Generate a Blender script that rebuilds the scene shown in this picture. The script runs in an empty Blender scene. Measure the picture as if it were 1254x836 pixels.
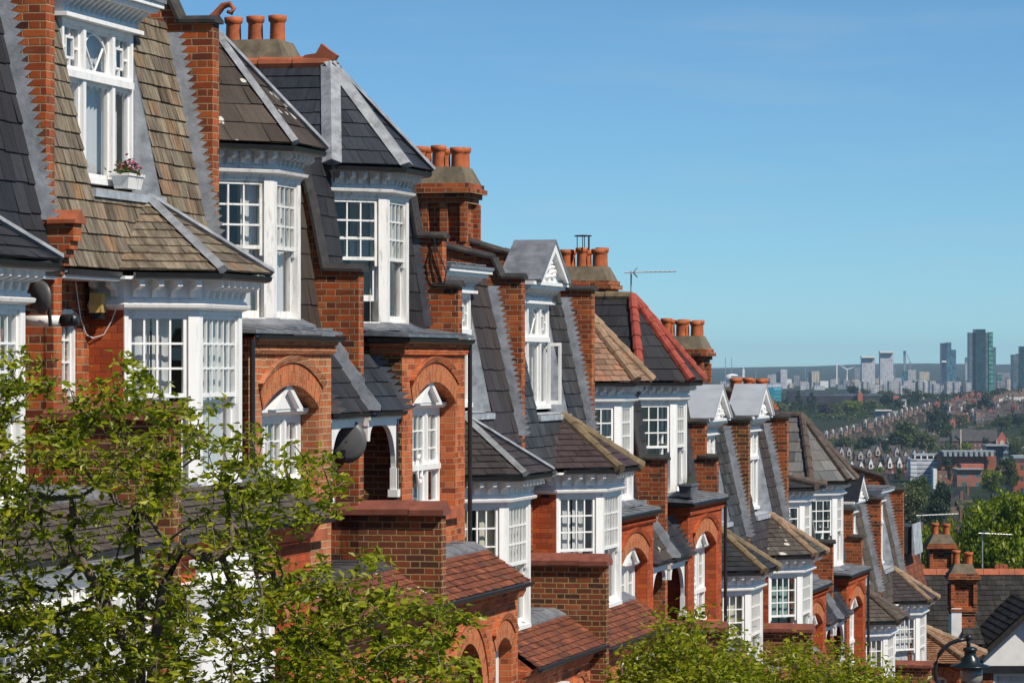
import bpy, bmesh, math, random
import numpy as np
from mathutils import Vector, Matrix, noise as mnoise
R = random.Random(7)
C = bpy.context.scene.collection
rad = math.radians

# ------------------------------------------------------------------ camera numbers (street axis u, outward axis n)
F = 4600.0; CX = 627.0; HY = 442.0                    # focal length, centre and eye level in photo pixels (1254 wide)
PH = math.atan(1068 / F); CS, SN = math.cos(PH), math.sin(PH)
Y0 = 34.3; X0 = -564 * Y0 / F
def W(s, t, z=0.0):                                   # street frame -> world
    return Vector((X0 + s * SN + t * CS, Y0 + s * CS - t * SN, z))
def at(px, py, Y):                                    # a far point from its bearing and distance
    return Vector(((px - CX) / F * Y, Y, (HY - py) / F * Y))

# ------------------------------------------------------------------ node helpers
def mat(name):
    m = bpy.data.materials.new(name); m.use_nodes = True
    nt = m.node_tree
    b = nt.nodes['Principled BSDF']
    return m, nt, b
def nd(nt, typ, ins=None, **attr):
    n = nt.nodes.new(typ)
    for k, v in attr.items(): setattr(n, k, v)
    if ins:
        for k, v in ins.items():
            s = n.inputs[k]
            if isinstance(v, bpy.types.NodeSocket): nt.links.new(v, s)
            else: s.default_value = v
    return n
def mth(nt, op, a, b=0.0, c=0.0):
    return nd(nt, 'ShaderNodeMath', {0: a, 1: b, 2: c}, operation=op).outputs[0]
def ramp(nt, fac, stops, interp='LINEAR'):
    n = nd(nt, 'ShaderNodeValToRGB', {0: fac})
    cr = n.color_ramp; cr.interpolation = interp
    while len(cr.elements) < len(stops): cr.elements.new(0.5)
    for e, (p, c) in zip(cr.elements, stops):
        e.position = p; e.color = (*c, 1)
    return n.outputs[0]
def mix(nt, fac, a, b, mode='MIX'):
    n = nd(nt, 'ShaderNodeMix', data_type='RGBA', blend_type=mode)
    for i, v in ((0, fac), (6, a), (7, b)):
        s = n.inputs[i]
        if isinstance(v, bpy.types.NodeSocket): nt.links.new(v, s)
        elif i == 0: s.default_value = v
        else: s.default_value = (*v, 1)
    return n.outputs[2]
def noise(nt, vec, scale, detail=3.0, rough=0.55):
    return nd(nt, 'ShaderNodeTexNoise', {'Vector': vec, 'Scale': scale, 'Detail': detail, 'Roughness': rough}).outputs[0]
def bump(nt, b, h, strength=0.4, dist=0.01):
    n = nd(nt, 'ShaderNodeBump', {'Height': h, 'Strength': strength, 'Distance': dist})
    nt.links.new(n.outputs[0], b.inputs['Normal'])
def geo(nt):
    return nd(nt, 'ShaderNodeTexCoord')
def objrand(nt):
    return nd(nt, 'ShaderNodeObjectInfo').outputs['Random']

# ------------------------------------------------------------------ materials
def brick_mat(name, cols, mortar, soot=0.35, mw=0.0065, pitch=0.075, soldier=False):
    m, nt, b = mat(name)
    tc = geo(nt); uv = tc.outputs['UV']
    wob = nd(nt, 'ShaderNodeTexNoise', {'Vector': uv, 'Scale': 9.0, 'Detail': 1.0})
    off = nd(nt, 'ShaderNodeVectorMath', {0: wob.outputs[1], 1: (0.5, 0.5, 0.5)}, operation='SUBTRACT').outputs[0]
    off = nd(nt, 'ShaderNodeVectorMath', {0: off, 'Scale': 0.012}, operation='SCALE').outputs[0]
    uvw = nd(nt, 'ShaderNodeVectorMath', {0: uv, 1: off}, operation='ADD').outputs[0]
    sep = nd(nt, 'ShaderNodeSeparateXYZ', {0: uvw})
    u, v = sep.outputs[0], sep.outputs[1]
    vv = mth(nt, 'DIVIDE', v, pitch); row = mth(nt, 'FLOOR', vv); fy = mth(nt, 'FRACT', vv)
    par = mth(nt, 'FLOORED_MODULO', row, 2.0)
    L = 0.3375
    xx = mth(nt, 'ADD', mth(nt, 'DIVIDE', u, L), mth(nt, 'MULTIPLY', par, 0.5))
    cell = mth(nt, 'FLOOR', xx); fx = mth(nt, 'FRACT', xx)
    ish = mth(nt, 'GREATER_THAN', fx, 0.6667)
    dx = mth(nt, 'MINIMUM', mth(nt, 'ABSOLUTE', mth(nt, 'SUBTRACT', fx, 0.6667)), mth(nt, 'MINIMUM', fx, mth(nt, 'SUBTRACT', 1.0, fx)))
    dx = mth(nt, 'MULTIPLY', dx, L)
    dy = mth(nt, 'MULTIPLY', mth(nt, 'MINIMUM', fy, mth(nt, 'SUBTRACT', 1.0, fy)), pitch)
    d = mth(nt, 'MINIMUM', dx, dy)
    mr = nd(nt, 'ShaderNodeMapRange', {0: d, 1: mw * 0.6, 2: mw * 1.25, 3: 1.0, 4: 0.0}); mort = mr.outputs[0]
    idv = nd(nt, 'ShaderNodeCombineXYZ', {0: mth(nt, 'ADD', mth(nt, 'MULTIPLY', cell, 2.0), ish), 1: row, 2: mth(nt, 'MULTIPLY', objrand(nt), 77.0)})
    wn = nd(nt, 'ShaderNodeTexWhiteNoise', {0: idv.outputs[0]}, noise_dimensions='3D')
    n = len(cols)
    col = ramp(nt, wn.outputs[0], [(i / (n - 1), c) for i, c in enumerate(cols)])
    grain = noise(nt, uv, 60.0, 4.0, 0.7)
    col = mix(nt, 0.55, col, ramp(nt, grain, [(0.25, (0.35, 0.35, 0.35)), (0.75, (1.25, 1.25, 1.25))]), 'MULTIPLY')
    mcol = mix(nt, noise(nt, uv, 5.0), mortar, tuple(x * 0.45 for x in mortar))
    col = mix(nt, mort, col, mcol)
    st = noise(nt, uv, 1.3, 6.0, 0.65)
    stf = nd(nt, 'ShaderNodeMapRange', {0: st, 1: 0.48, 2: 0.72, 3: 0.0, 4: soot}).outputs[0]
    col = mix(nt, stf, col, (0.035, 0.027, 0.022))
    pale = nd(nt, 'ShaderNodeMapRange', {0: noise(nt, nd(nt, 'ShaderNodeMapping', {0: uv, 1: (7.3, 2.1, 0)}).outputs[0], 2.1, 5.0, 0.7), 1: 0.58, 2: 0.75, 3: 0.0, 4: 0.14}).outputs[0]
    col = mix(nt, pale, col, (0.55, 0.42, 0.32))
    nt.links.new(col, b.inputs['Base Color'])
    b.inputs['Roughness'].default_value = 0.9
    b.inputs['Specular IOR Level'].default_value = 0.2
    h = mth(nt, 'ADD', mth(nt, 'MULTIPLY', mort, -1.0), mth(nt, 'MULTIPLY', grain, 0.5))
    bump(nt, b, h, 0.6, 0.008)
    return m
def slate_mat(name, cols, streak=0.35, lichen=0.0, rough=0.55, lichcol=(0.55, 0.54, 0.48), moss=0.0):
    m, nt, b = mat(name)
    tc = geo(nt); uv = tc.outputs['UV']
    a = nd(nt, 'ShaderNodeAttribute', attribute_name='rnd').outputs['Fac']
    n = len(cols)
    col = ramp(nt, a, [(i / (n - 1), c) for i, c in enumerate(cols)])
    mp = nd(nt, 'ShaderNodeMapping', {0: uv, 3: (14.0, 2.2, 1.0)}).outputs[0]
    s = noise(nt, mp, 1.0, 5.0, 0.65)
    col = mix(nt, streak, col, ramp(nt, s, [(0.3, (0.18, 0.17, 0.16)), (0.62, (1.25, 1.25, 1.22))]), 'MULTIPLY')
    g = noise(nt, uv, 35.0, 5.0, 0.7)
    col = mix(nt, 0.5, col, ramp(nt, g, [(0.3, (0.5, 0.5, 0.5)), (0.7, (1.3, 1.3, 1.3))]), 'MULTIPLY')
    if lichen:
        vo = nd(nt, 'ShaderNodeTexVoronoi', {'Vector': uv, 'Scale': 3.4, 'Randomness': 1.0})
        w2 = noise(nt, uv, 22.0, 3.0)
        big = noise(nt, uv, 0.9, 2.0)
        dd = mth(nt, 'ADD', vo.outputs['Distance'], mth(nt, 'MULTIPLY', mth(nt, 'SUBTRACT', w2, 0.5), 0.22))
        lim = mth(nt, 'MULTIPLY', mth(nt, 'SUBTRACT', big, 0.42), lichen)
        f = mth(nt, 'LESS_THAN', dd, lim)
        col = mix(nt, mth(nt, 'MULTIPLY', f, 0.85), col, lichcol)
    if moss:
        w3 = noise(nt, uv, 4.0, 5.0, 0.7)
        f = nd(nt, 'ShaderNodeMapRange', {0: w3, 1: 0.56, 2: 0.66, 3: 0.0, 4: moss}).outputs[0]
        col = mix(nt, f, col, (0.13, 0.11, 0.035))
    nt.links.new(col, b.inputs['Base Color'])
    b.inputs['Roughness'].default_value = rough
    b.inputs['Specular IOR Level'].default_value = 0.14
    bump(nt, b, mth(nt, 'ADD', g, s), 0.35, 0.006)
    return m
def plain(name, col, rough=0.6, var=0.25, scale=3.0, dirt=None, dirt_amt=0.0, metal=0.0, bmp=0.0, spec=0.4, dscale=2.0, co='Object', stretch=None):
    m, nt, b = mat(name)
    tc = geo(nt); v = tc.outputs[co]
    if stretch: v = nd(nt, 'ShaderNodeMapping', {0: v, 3: stretch}).outputs[0]
    f = noise(nt, v, scale, 4.0, 0.6)
    lo = tuple(x * (1 - var) for x in col); hi = tuple(min(1, x * (1 + var)) for x in col)
    c = ramp(nt, f, [(0.3, lo), (0.7, hi)])
    if dirt:
        g = noise(nt, v, dscale, 6.0, 0.7)
        df = nd(nt, 'ShaderNodeMapRange', {0: g, 1: 0.52, 2: 0.7, 3: 0.0, 4: dirt_amt}).outputs[0]
        c = mix(nt, df, c, dirt)
    nt.links.new(c, b.inputs['Base Color'])
    b.inputs['Roughness'].default_value = rough
    b.inputs['Metallic'].default_value = metal
    b.inputs['Specular IOR Level'].default_value = spec
    if bmp: bump(nt, b, noise(nt, v, scale * 6, 4.0, 0.7), bmp, 0.01)
    return m
M = {}
M['brick_orange'] = brick_mat('orange red brick', [(0.08, 0.028, 0.02), (0.26, 0.058, 0.022), (0.40, 0.082, 0.025), (0.50, 0.112, 0.03), (0.34, 0.072, 0.023), (0.55, 0.15, 0.042), (0.13, 0.04, 0.025), (0.44, 0.092, 0.027), (0.21, 0.05, 0.024)], (0.44, 0.33, 0.19), 0.8)
M['brick_red'] = brick_mat('pressed red brick', [(0.22, 0.052, 0.026), (0.47, 0.105, 0.036), (0.57, 0.145, 0.05), (0.58, 0.18, 0.078), (0.38, 0.082, 0.03), (0.62, 0.16, 0.042)], (0.56, 0.36, 0.19), 0.35, 0.005)
M['brick_buff'] = brick_mat('brown pink brick with cream mortar', [(0.28, 0.105, 0.055), (0.46, 0.15, 0.065), (0.54, 0.20, 0.095), (0.38, 0.115, 0.05), (0.52, 0.135, 0.045), (0.58, 0.24, 0.13)], (0.62, 0.48, 0.27), 0.35, 0.0065)
M['brick_scarlet'] = brick_mat('scarlet facing brick', [(0.34, 0.062, 0.022), (0.50, 0.095, 0.03), (0.42, 0.08, 0.026), (0.55, 0.125, 0.036), (0.26, 0.05, 0.022)], (0.30, 0.075, 0.035), 0.35, 0.004)
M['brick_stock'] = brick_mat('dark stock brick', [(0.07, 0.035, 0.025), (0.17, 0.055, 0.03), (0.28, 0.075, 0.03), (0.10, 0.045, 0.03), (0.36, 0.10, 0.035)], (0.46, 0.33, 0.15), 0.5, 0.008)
M['soldier'] = brick_mat('rubbed arch brick', [(0.30, 0.075, 0.034), (0.50, 0.135, 0.046), (0.60, 0.18, 0.066), (0.42, 0.105, 0.04)], (0.60, 0.40, 0.22), 0.25, 0.006, 0.075)
SL = {
 'dark': slate_mat('dark blue slate', [(0.023, 0.024, 0.029), (0.036, 0.037, 0.043), (0.029, 0.029, 0.032), (0.045, 0.046, 0.052)], 0.3),
 'mauve': slate_mat('brown grey slate', [(0.041, 0.036, 0.037), (0.059, 0.050, 0.049), (0.049, 0.041, 0.043), (0.068, 0.059, 0.058)], 0.3),
 'stone': slate_mat('tan stone slate', [(0.10, 0.078, 0.058), (0.22, 0.178, 0.128), (0.165, 0.138, 0.108), (0.27, 0.222, 0.16), (0.13, 0.108, 0.086), (0.24, 0.202, 0.158), (0.25, 0.15, 0.085)], 0.9, 0.0, 0.8),
 'felt': slate_mat('weathered brown slate with lichen', [(0.047, 0.037, 0.032), (0.072, 0.058, 0.049), (0.055, 0.044, 0.039), (0.085, 0.068, 0.056)], 0.35, 1.3, 0.7),
 'steel': slate_mat('smooth steel blue slate', [(0.025, 0.029, 0.036), (0.038, 0.043, 0.053), (0.032, 0.036, 0.044), (0.048, 0.053, 0.063)], 0.4, 0.0, 0.45),
 'grey': slate_mat('grey slate', [(0.029, 0.030, 0.032), (0.061, 0.063, 0.065), (0.043, 0.043, 0.045), (0.079, 0.081, 0.083)], 0.6, 0.0, 0.5),
 'purple': slate_mat('purple bay slate', [(0.047, 0.032, 0.035), (0.076, 0.053, 0.055), (0.058, 0.042, 0.043), (0.086, 0.065, 0.065)], 0.35, 0.0, 0.5),
 'tan': slate_mat('pink tan plain tile', [(0.16, 0.10, 0.068), (0.26, 0.165, 0.11), (0.33, 0.16, 0.105), (0.21, 0.14, 0.095), (0.36, 0.21, 0.15)], 0.35, 0.0, 0.85),
 'pale': slate_mat('pale grey slate', [(0.080, 0.084, 0.086), (0.160, 0.160, 0.156), (0.112, 0.116, 0.120), (0.200, 0.196, 0.188), (0.136, 0.128, 0.120)], 0.3, 0.0, 0.55),
 'spotted': slate_mat('brown slate with white lichen', [(0.060, 0.051, 0.047), (0.102, 0.089, 0.081), (0.076, 0.068, 0.060), (0.119, 0.106, 0.093)], 0.5, 1.3, 0.8, (0.6, 0.58, 0.52)),
 'brown': slate_mat('mossy brown slate', [(0.06, 0.05, 0.045), (0.10, 0.085, 0.075), (0.08, 0.066, 0.058), (0.12, 0.105, 0.09)], 0.5, 0.0, 0.8, moss=0.4),
 'clay': slate_mat('red clay tile', [(0.09, 0.04, 0.03), (0.22, 0.072, 0.04), (0.16, 0.055, 0.036), (0.30, 0.10, 0.05), (0.12, 0.05, 0.036), (0.19, 0.07, 0.045)], 0.6, 0.0, 0.8, moss=0.25),
 'paintspot': slate_mat('clay tile splashed with paint', [(0.13, 0.05, 0.038), (0.19, 0.068, 0.048), (0.16, 0.058, 0.042), (0.28, 0.09, 0.05)], 0.3, 1.5, 0.75, (0.62, 0.58, 0.54)),
 'roman': slate_mat('ribbed brown clay tile', [(0.18, 0.09, 0.05), (0.30, 0.16, 0.09), (0.24, 0.12, 0.07), (0.34, 0.2, 0.12)], 0.4, 0.0, 0.8),
 'old': slate_mat('worn black slate', [(0.025, 0.024, 0.023), (0.045, 0.043, 0.041), (0.034, 0.032, 0.031), (0.063, 0.060, 0.056)], 0.6, 0.5, 0.75, (0.20, 0.19, 0.17)),
}
M['white'] = plain('white gloss paint', (0.80, 0.80, 0.79), 0.4, 0.04, 4.0, (0.42, 0.40, 0.36), 0.45, bmp=0.08, dscale=3.5, stretch=(2.5, 2.5, .5))
M['oldwhite'] = plain('peeling white paint', (0.74, 0.73, 0.71), 0.5, 0.05, 4.0, (0.22, 0.18, 0.14), 0.75, bmp=0.15, dscale=5.0, stretch=(3.0, 3.0, 0.6))
M['lead'] = plain('grey lead', (0.17, 0.18, 0.20), 0.5, 0.35, 5.0, (0.07, 0.075, 0.085), 0.6, bmp=0.2, metal=0.1)
M['leadpale'] = plain('pale lead', (0.37, 0.40, 0.44), 0.55, 0.3, 6.0, (0.16, 0.17, 0.19), 0.75, bmp=0.4, metal=0.1, dscale=4.0)
M['leadhip'] = plain('weathered hip lead', (0.23, 0.245, 0.265), 0.55, 0.4, 6.0, (0.45, 0.46, 0.47), 0.6, bmp=0.45, dscale=7.0)
M['leadgablet'] = plain('bright gablet lead', (0.37, 0.40, 0.44), 0.5, 0.12, 4.0, (0.25, 0.26, 0.28), 0.4, bmp=0.12, metal=0.1)
M['leaddark'] = plain('dull lead', (0.13, 0.14, 0.16), 0.45, 0.3, 4.0, (0.3, 0.31, 0.33), 0.5, bmp=0.2, metal=0.2)
M['black'] = plain('black painted iron', (0.018, 0.019, 0.021), 0.35, 0.3, 6.0)
M['tealblack'] = plain('dark teal enamel', (0.008, 0.017, 0.021), 0.3, 0.3, 6.0)
M['coping'] = plain('dark coping tile', (0.035, 0.032, 0.031), 0.7, 0.4, 7.0, (0.12, 0.095, 0.05), 0.55, bmp=0.3)
M['terracotta'] = plain('terracotta', (0.36, 0.10, 0.042), 0.7, 0.3, 8.0, (0.10, 0.04, 0.025), 0.65, bmp=0.2)
M['brownclay'] = plain('brown clay coping', (0.20, 0.065, 0.042), 0.7, 0.3, 8.0, (0.07, 0.035, 0.028), 0.6, bmp=0.25)
M['redhip'] = plain('faded red hip tile', (0.29, 0.062, 0.045), 0.8, 0.35, 9.0, (0.14, 0.075, 0.045), 0.6, bmp=0.3, spec=.15)
M['tanhip'] = plain('mossy tan hip tile', (0.27, 0.18, 0.115), 0.8, 0.3, 9.0, (0.10, 0.08, 0.04), 0.7, bmp=0.35)
M['olivehip'] = plain('lichen brown hip tile', (0.17, 0.125, 0.07), 0.8, 0.35, 9.0, (0.08, 0.065, 0.035), 0.7, bmp=0.35)
M['brownhip'] = plain('dark brown hip tile', (0.075, 0.055, 0.046), 0.7, 0.3, 8.0, (0.16, 0.11, 0.05), 0.5, bmp=0.3)
M['pot'] = plain('chimney pot clay', (0.42, 0.11, 0.035), 0.7, 0.25, 9.0, (0.14, 0.05, 0.03), 0.5, bmp=0.15)
M['cement'] = plain('sooty cement', (0.15, 0.12, 0.08), 0.9, 0.35, 6.0, (0.07, 0.06, 0.045), 0.6, bmp=0.5)
M['render'] = plain('white painted render', (0.80, 0.80, 0.79), 0.6, 0.04, 3.0, (0.5, 0.48, 0.44), 0.3, bmp=0.1)
M['felt'] = plain('dark roofing felt', (0.045, 0.043, 0.047), 0.85, 0.25, 10.0, bmp=0.3)
M['asphalt_roof'] = plain('grey roof screed', (0.30, 0.27, 0.24), 0.9, 0.2, 5.0, bmp=0.3)
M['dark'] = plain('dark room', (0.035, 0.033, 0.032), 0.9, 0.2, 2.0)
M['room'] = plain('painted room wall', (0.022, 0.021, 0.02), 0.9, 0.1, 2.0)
M['door'] = plain('dark painted door', (0.03, 0.035, 0.04), 0.4, 0.2, 5.0)
M['wood'] = plain('bare timber', (0.3, 0.2, 0.1), 0.7, 0.3, 8.0)
M['yellowbox'] = plain('aged yellow plastic', (0.68, 0.43, 0.14), 0.5, 0.08, 8.0)
M['pipewhite'] = plain('white plastic', (0.78, 0.77, 0.74), 0.4, 0.04, 8.0)
M['dishgrey'] = plain('dark grey dish', (0.10, 0.10, 0.102), 0.45, 0.15, 8.0)
M['alu'] = plain('weathered aluminium', (0.55, 0.55, 0.55), 0.4, 0.15, 8.0, metal=0.6)
M['brackets'] = plain('teal flat glass', (0.05, 0.16, 0.2), 0.3)
def cloth(name, col, tr=0.35):
    m, nt, b = mat(name)
    b.inputs['Base Color'].default_value = (*col, 1); b.inputs['Roughness'].default_value = 0.9
    t = nd(nt, 'ShaderNodeBsdfTranslucent', {0: (*col, 1)})
    o = nt.nodes['Material Output']
    mx = nd(nt, 'ShaderNodeMixShader', {0: tr, 1: b.outputs[0], 2: t.outputs[0]})
    nt.links.new(mx.outputs[0], o.inputs[0]); return m
M['net'] = cloth('white net curtain', (0.78, 0.78, 0.80)); M['drape'] = cloth('pale grey curtain', (0.78, 0.79, 0.82), 0.3)
M['cream'] = cloth('cream curtain', (0.74, 0.70, 0.58), 0.25); M['bluedrape'] = cloth('pale blue blind', (0.22, 0.36, 0.40), 0.15)
M['tealblind'] = cloth('mint green blind', (0.24, 0.38, 0.36), 0.1)
def glass():
    m, nt, b = mat('window glass')
    nt.nodes.remove(b)
    fc = nd(nt, 'ShaderNodeLayerWeight', {'Blend': 0.5}).outputs['Facing']
    tr = nd(nt, 'ShaderNodeBsdfTransparent', {0: (0.90, 0.93, 0.93, 1)})
    wob = nd(nt, 'ShaderNodeBump', {'Height': noise(nt, geo(nt).outputs['Object'], 2.5, 1.0), 'Strength': 0.08, 'Distance': 0.05})
    gl = nd(nt, 'ShaderNodeBsdfGlossy', {'Color': (1, 1, 1, 1), 'Roughness': 0.02, 'Normal': wob.outputs[0]})
    f = mth(nt, 'MULTIPLY_ADD', mth(nt, 'POWER', fc, 4.0), 0.6, 0.045)
    mx = nd(nt, 'ShaderNodeMixShader', {0: f, 1: tr.outputs[0], 2: gl.outputs[0]})
    nt.links.new(mx.outputs[0], nt.nodes['Material Output'].inputs[0]); return m
M['glass'] = glass()
def leafmat(name, cols, tr=0.45, trc=(0.22, 0.34, 0.02)):
    m, nt, b = mat(name)
    a = nd(nt, 'ShaderNodeAttribute', attribute_name='rnd').outputs['Fac']
    n = len(cols); col = ramp(nt, a, [(i / (n - 1), c) for i, c in enumerate(cols)])
    nt.links.new(col, b.inputs['Base Color']); b.inputs['Roughness'].default_value = 0.42
    b.inputs['Specular IOR Level'].default_value = 0.35
    t = nd(nt, 'ShaderNodeBsdfTranslucent'); nt.links.new(mix(nt, 0.6, col, trc), t.inputs[0])
    mx = nd(nt, 'ShaderNodeMixShader', {0: tr, 1: b.outputs[0], 2: t.outputs[0]})
    nt.links.new(mx.outputs[0], nt.nodes['Material Output'].inputs[0]); return m
M['leaf_near'] = leafmat('glossy spring leaf', [(0.10, 0.13, 0.006), (0.25, 0.28, 0.010), (0.36, 0.37, 0.014), (0.18, 0.215, 0.008), (0.46, 0.44, 0.02)])
M['leaf_mid'] = leafmat('bright tree leaf', [(0.08, 0.115, 0.007), (0.20, 0.25, 0.012), (0.14, 0.185, 0.009), (0.28, 0.32, 0.016)], 0.4)
M['leaf_far'] = leafmat('dull green leaf', [(0.036, 0.058, 0.013), (0.075, 0.105, 0.019), (0.055, 0.08, 0.016), (0.10, 0.13, 0.024)], 0.3, (0.1, 0.16, 0.03))
M['leaf_dark'] = leafmat('dark evergreen leaf', [(0.016, 0.034, 0.014), (0.03, 0.052, 0.02), (0.022, 0.042, 0.017)], 0.15, (0.04, 0.09, 0.03))
M['leaf_olive'] = leafmat('olive leaf', [(0.07, 0.085, 0.028), (0.12, 0.135, 0.045), (0.09, 0.105, 0.035), (0.15, 0.16, 0.065)], 0.25, (0.16, 0.2, 0.05))
M['leaf_bare'] = leafmat('brown bare twig', [(0.05, 0.042, 0.034), (0.085, 0.068, 0.055), (0.065, 0.055, 0.045)], 0.1, (0.08, 0.07, 0.05))
M['bark'] = plain('grey brown bark', (0.13, 0.10, 0.07), 0.9, 0.4, 14.0, bmp=0.6)
M['petal'] = leafmat('pink petal', [(0.55, 0.03, 0.16), (0.75, 0.10, 0.30), (0.65, 0.25, 0.35)], 0.3, (0.8, 0.2, 0.4))

# ------------------------------------------------------------------ mesh builder
class Frame:                                          # a house frame: s along the street, t outward, z up
    def __init__(self, origin_s=None, zg=0.0, mirror=None):
        self.o = origin_s; self.zg = zg; self.mirror = mirror
    def pt(self, p):
        s, t, z = p
        if self.mirror is not None: s = self.mirror - s
        return (s, -t, z - self.zg)
class WF:                                             # plain frame
    def pt(self, p): return tuple(p)
WORLD = WF()
class MB:
    def __init__(self, fr=WORLD):
        self.fr = fr; self.v = []; self.f = []; self.r = []; self.uvs = {}
    def add(self, pts):
        i = len(self.v); self.v += [self.fr.pt(p) for p in pts]; return i
    def poly(self, pts, r=0.5, uv=None):
        i = self.add(pts)
        if uv: self.uvs[len(self.f)] = uv
        self.f.append(list(range(i, i + len(pts)))); self.r.append(r)
    def faces(self, pts, fs, r=0.5):
        i = self.add(pts)
        for f in fs: self.f.append([i + k for k in f]); self.r.append(r)
    def hexa(self, p, r=0.5):                         # 8 points: bottom loop, top loop
        self.faces(p, [(3, 2, 1, 0), (4, 5, 6, 7), (0, 1, 5, 4), (1, 2, 6, 5), (2, 3, 7, 6), (3, 0, 4, 7)], r)
    def box(self, a0, a1, b0, b1, c0, c1, r=0.5):
        self.hexa([(a0, b0, c0), (a1, b0, c0), (a1, b1, c0), (a0, b1, c0), (a0, b0, c1), (a1, b0, c1), (a1, b1, c1), (a0, b1, c1)], r)
    def prism(self, loop0, loop1, r=0.5):
        n = len(loop0)
        self.faces(list(loop0) + list(loop1), [tuple(range(n))[::-1], tuple(range(n, 2 * n))] + [(i, (i + 1) % n, n + (i + 1) % n, n + i) for i in range(n)], r)
    def tube(self, pts, rr, n=8, caps=True):
        P = [Vector(p) for p in pts]
        if not isinstance(rr, (list, tuple)): rr = [rr] * len(P)
        rings = []
        for i, p in enumerate(P):
            d = (P[min(i + 1, len(P) - 1)] - P[max(i - 1, 0)])
            if d.length < 1e-9: d = Vector((0, 0, 1))
            d.normalize()
            a = d.cross(Vector((0, 0, 1)) if abs(d.z) < 0.9 else Vector((1, 0, 0))).normalized(); b = d.cross(a)
            rings.append([tuple(p + (a * math.cos(2 * math.pi * k / n) + b * math.sin(2 * math.pi * k / n)) * rr[i]) for k in range(n)])
        pts = [q for r in rings for q in r]; fs = []
        for i in range(len(P) - 1):
            for k in range(n):
                fs.append((i * n + k, i * n + (k + 1) % n, (i + 1) * n + (k + 1) % n, (i + 1) * n + k))
        if caps: fs += [tuple(range(n))[::-1], tuple(range((len(P) - 1) * n, len(P) * n))]
        self.faces(pts, fs)
    def lathe(self, c, prof, n=14):
        pts = [(c[0] + r * math.cos(2 * math.pi * k / n), c[1] + r * math.sin(2 * math.pi * k / n), c[2] + z) for r, z in prof for k in range(n)]
        m = len(prof); fs = []
        for i in range(m - 1):
            for k in range(n): fs.append((i * n + k, i * n + (k + 1) % n, (i + 1) * n + (k + 1) % n, (i + 1) * n + k))
        fs += [tuple(range(n))[::-1], tuple(range((m - 1) * n, m * n))]
        self.faces(pts, fs)
    def mould(self, line, prof, cap=True):            # sweep a closed profile (offset, z) along a plan polyline
        n = len(line); nor = []
        for i in range(n - 1):
            dx, dy = line[i + 1][0] - line[i][0], line[i + 1][1] - line[i][1]
            l = math.hypot(dx, dy); nor.append((-dy / l, dx / l))
        loops = []
        for i in range(n):
            a = nor[max(i - 1, 0)]; b = nor[min(i, n - 2)]
            mx, my = a[0] + b[0], a[1] + b[1]; l2 = (mx * mx + my * my) / 2
            k = 1 / max(l2, 0.2)
            loops.append([(line[i][0] + mx * k * o, line[i][1] + my * k * o, z) for o, z in prof])
        m = len(prof); pts = [p for l in loops for p in l]; fs = []
        for i in range(n - 1):
            for j in range(m): fs.append((i * m + j, i * m + (j + 1) % m, (i + 1) * m + (j + 1) % m, (i + 1) * m + j))
        if cap: fs += [tuple(range(m)), tuple(range((n - 1) * m, n * m))[::-1]]
        self.faces(pts, fs)
    def slates(self, poly, expo=0.18, width=0.3, th=0.014, seed=0, jit=0.02, gap=0.004):
        rg = random.Random(seed)
        P = [Vector(p) for p in poly]
        nrm = Vector((0, 0, 0))
        for i in range(len(P)): nrm += P[i].cross(P[(i + 1) % len(P)])
        nrm.normalize()
        if nrm.z < 0 or (abs(nrm.z) < 1e-4 and nrm.y < 0): nrm = -nrm
        a = Vector((0, 0, 1)).cross(nrm)
        a = a.normalized() if a.length > 1e-5 else Vector((1, 0, 0))
        b = nrm.cross(a); o = P[0]
        q = [((p - o).dot(a), (p - o).dot(b)) for p in P]
        if sum(q[i][0] * q[(i + 1) % len(q)][1] - q[(i + 1) % len(q)][0] * q[i][1] for i in range(len(q))) < 0: q = q[::-1]; P = P[::-1]
        self.poly([tuple(p) for p in P], rg.random())
        def clip(pl, ax, lim, keep_ge):
            out = []
            for i in range(len(pl)):
                c, d = pl[i], pl[(i + 1) % len(pl)]
                ci = (c[ax] >= lim) if keep_ge else (c[ax] <= lim); di = (d[ax] >= lim) if keep_ge else (d[ax] <= lim)
                if ci: out.append(c)
                if ci != di:
                    k = (lim - c[ax]) / (d[ax] - c[ax]); out.append((c[0] + (d[0] - c[0]) * k, c[1] + (d[1] - c[1]) * k))
            return out
        v0 = min(p[1] for p in q); v1 = max(p[1] for p in q); row = 0; v = v0
        while v < v1 - 1e-4:
            band = clip(clip(q, 1, v, True), 1, v + expo, False)
            if len(band) >= 3:
                u0 = min(p[0] for p in band); u1 = max(p[0] for p in band)
                u = math.floor(u0 / width) * width - (width * 0.5 if row % 2 else 0)
                while u < u1:
                    w = width * (1 + rg.uniform(-jit, jit) * 2)
                    pc = clip(clip(band, 0, u + gap, True), 0, u + w - gap, False)
                    if len(pc) >= 3:
                        t0 = th * rg.uniform(0.75, 1.35); drop = rg.uniform(-jit, jit) * expo
                        r = rg.random()
                        def up(p, full=True):
                            k = (p[1] - v) / expo
                            h = t0 * (1 - k) + 0.003
                            vv = p[1] + (drop * (1 - k))
                            return tuple(o + a * p[0] + b * vv + nrm * (h if full else 0.0))
                        i0 = len(self.f)
                        self.poly([up(p) for p in pc], r)
                        for i in range(len(pc)):
                            c, d = pc[i], pc[(i + 1) % len(pc)]
                            if abs(c[1] - v) < 1e-6 and abs(d[1] - v) < 1e-6 and abs(c[0] - d[0]) > 1e-4:
                                self.poly([up(c), up(d), up(d, False), up(c, False)], r * 0.4)
                    u += w
            v += expo; row += 1
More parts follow.
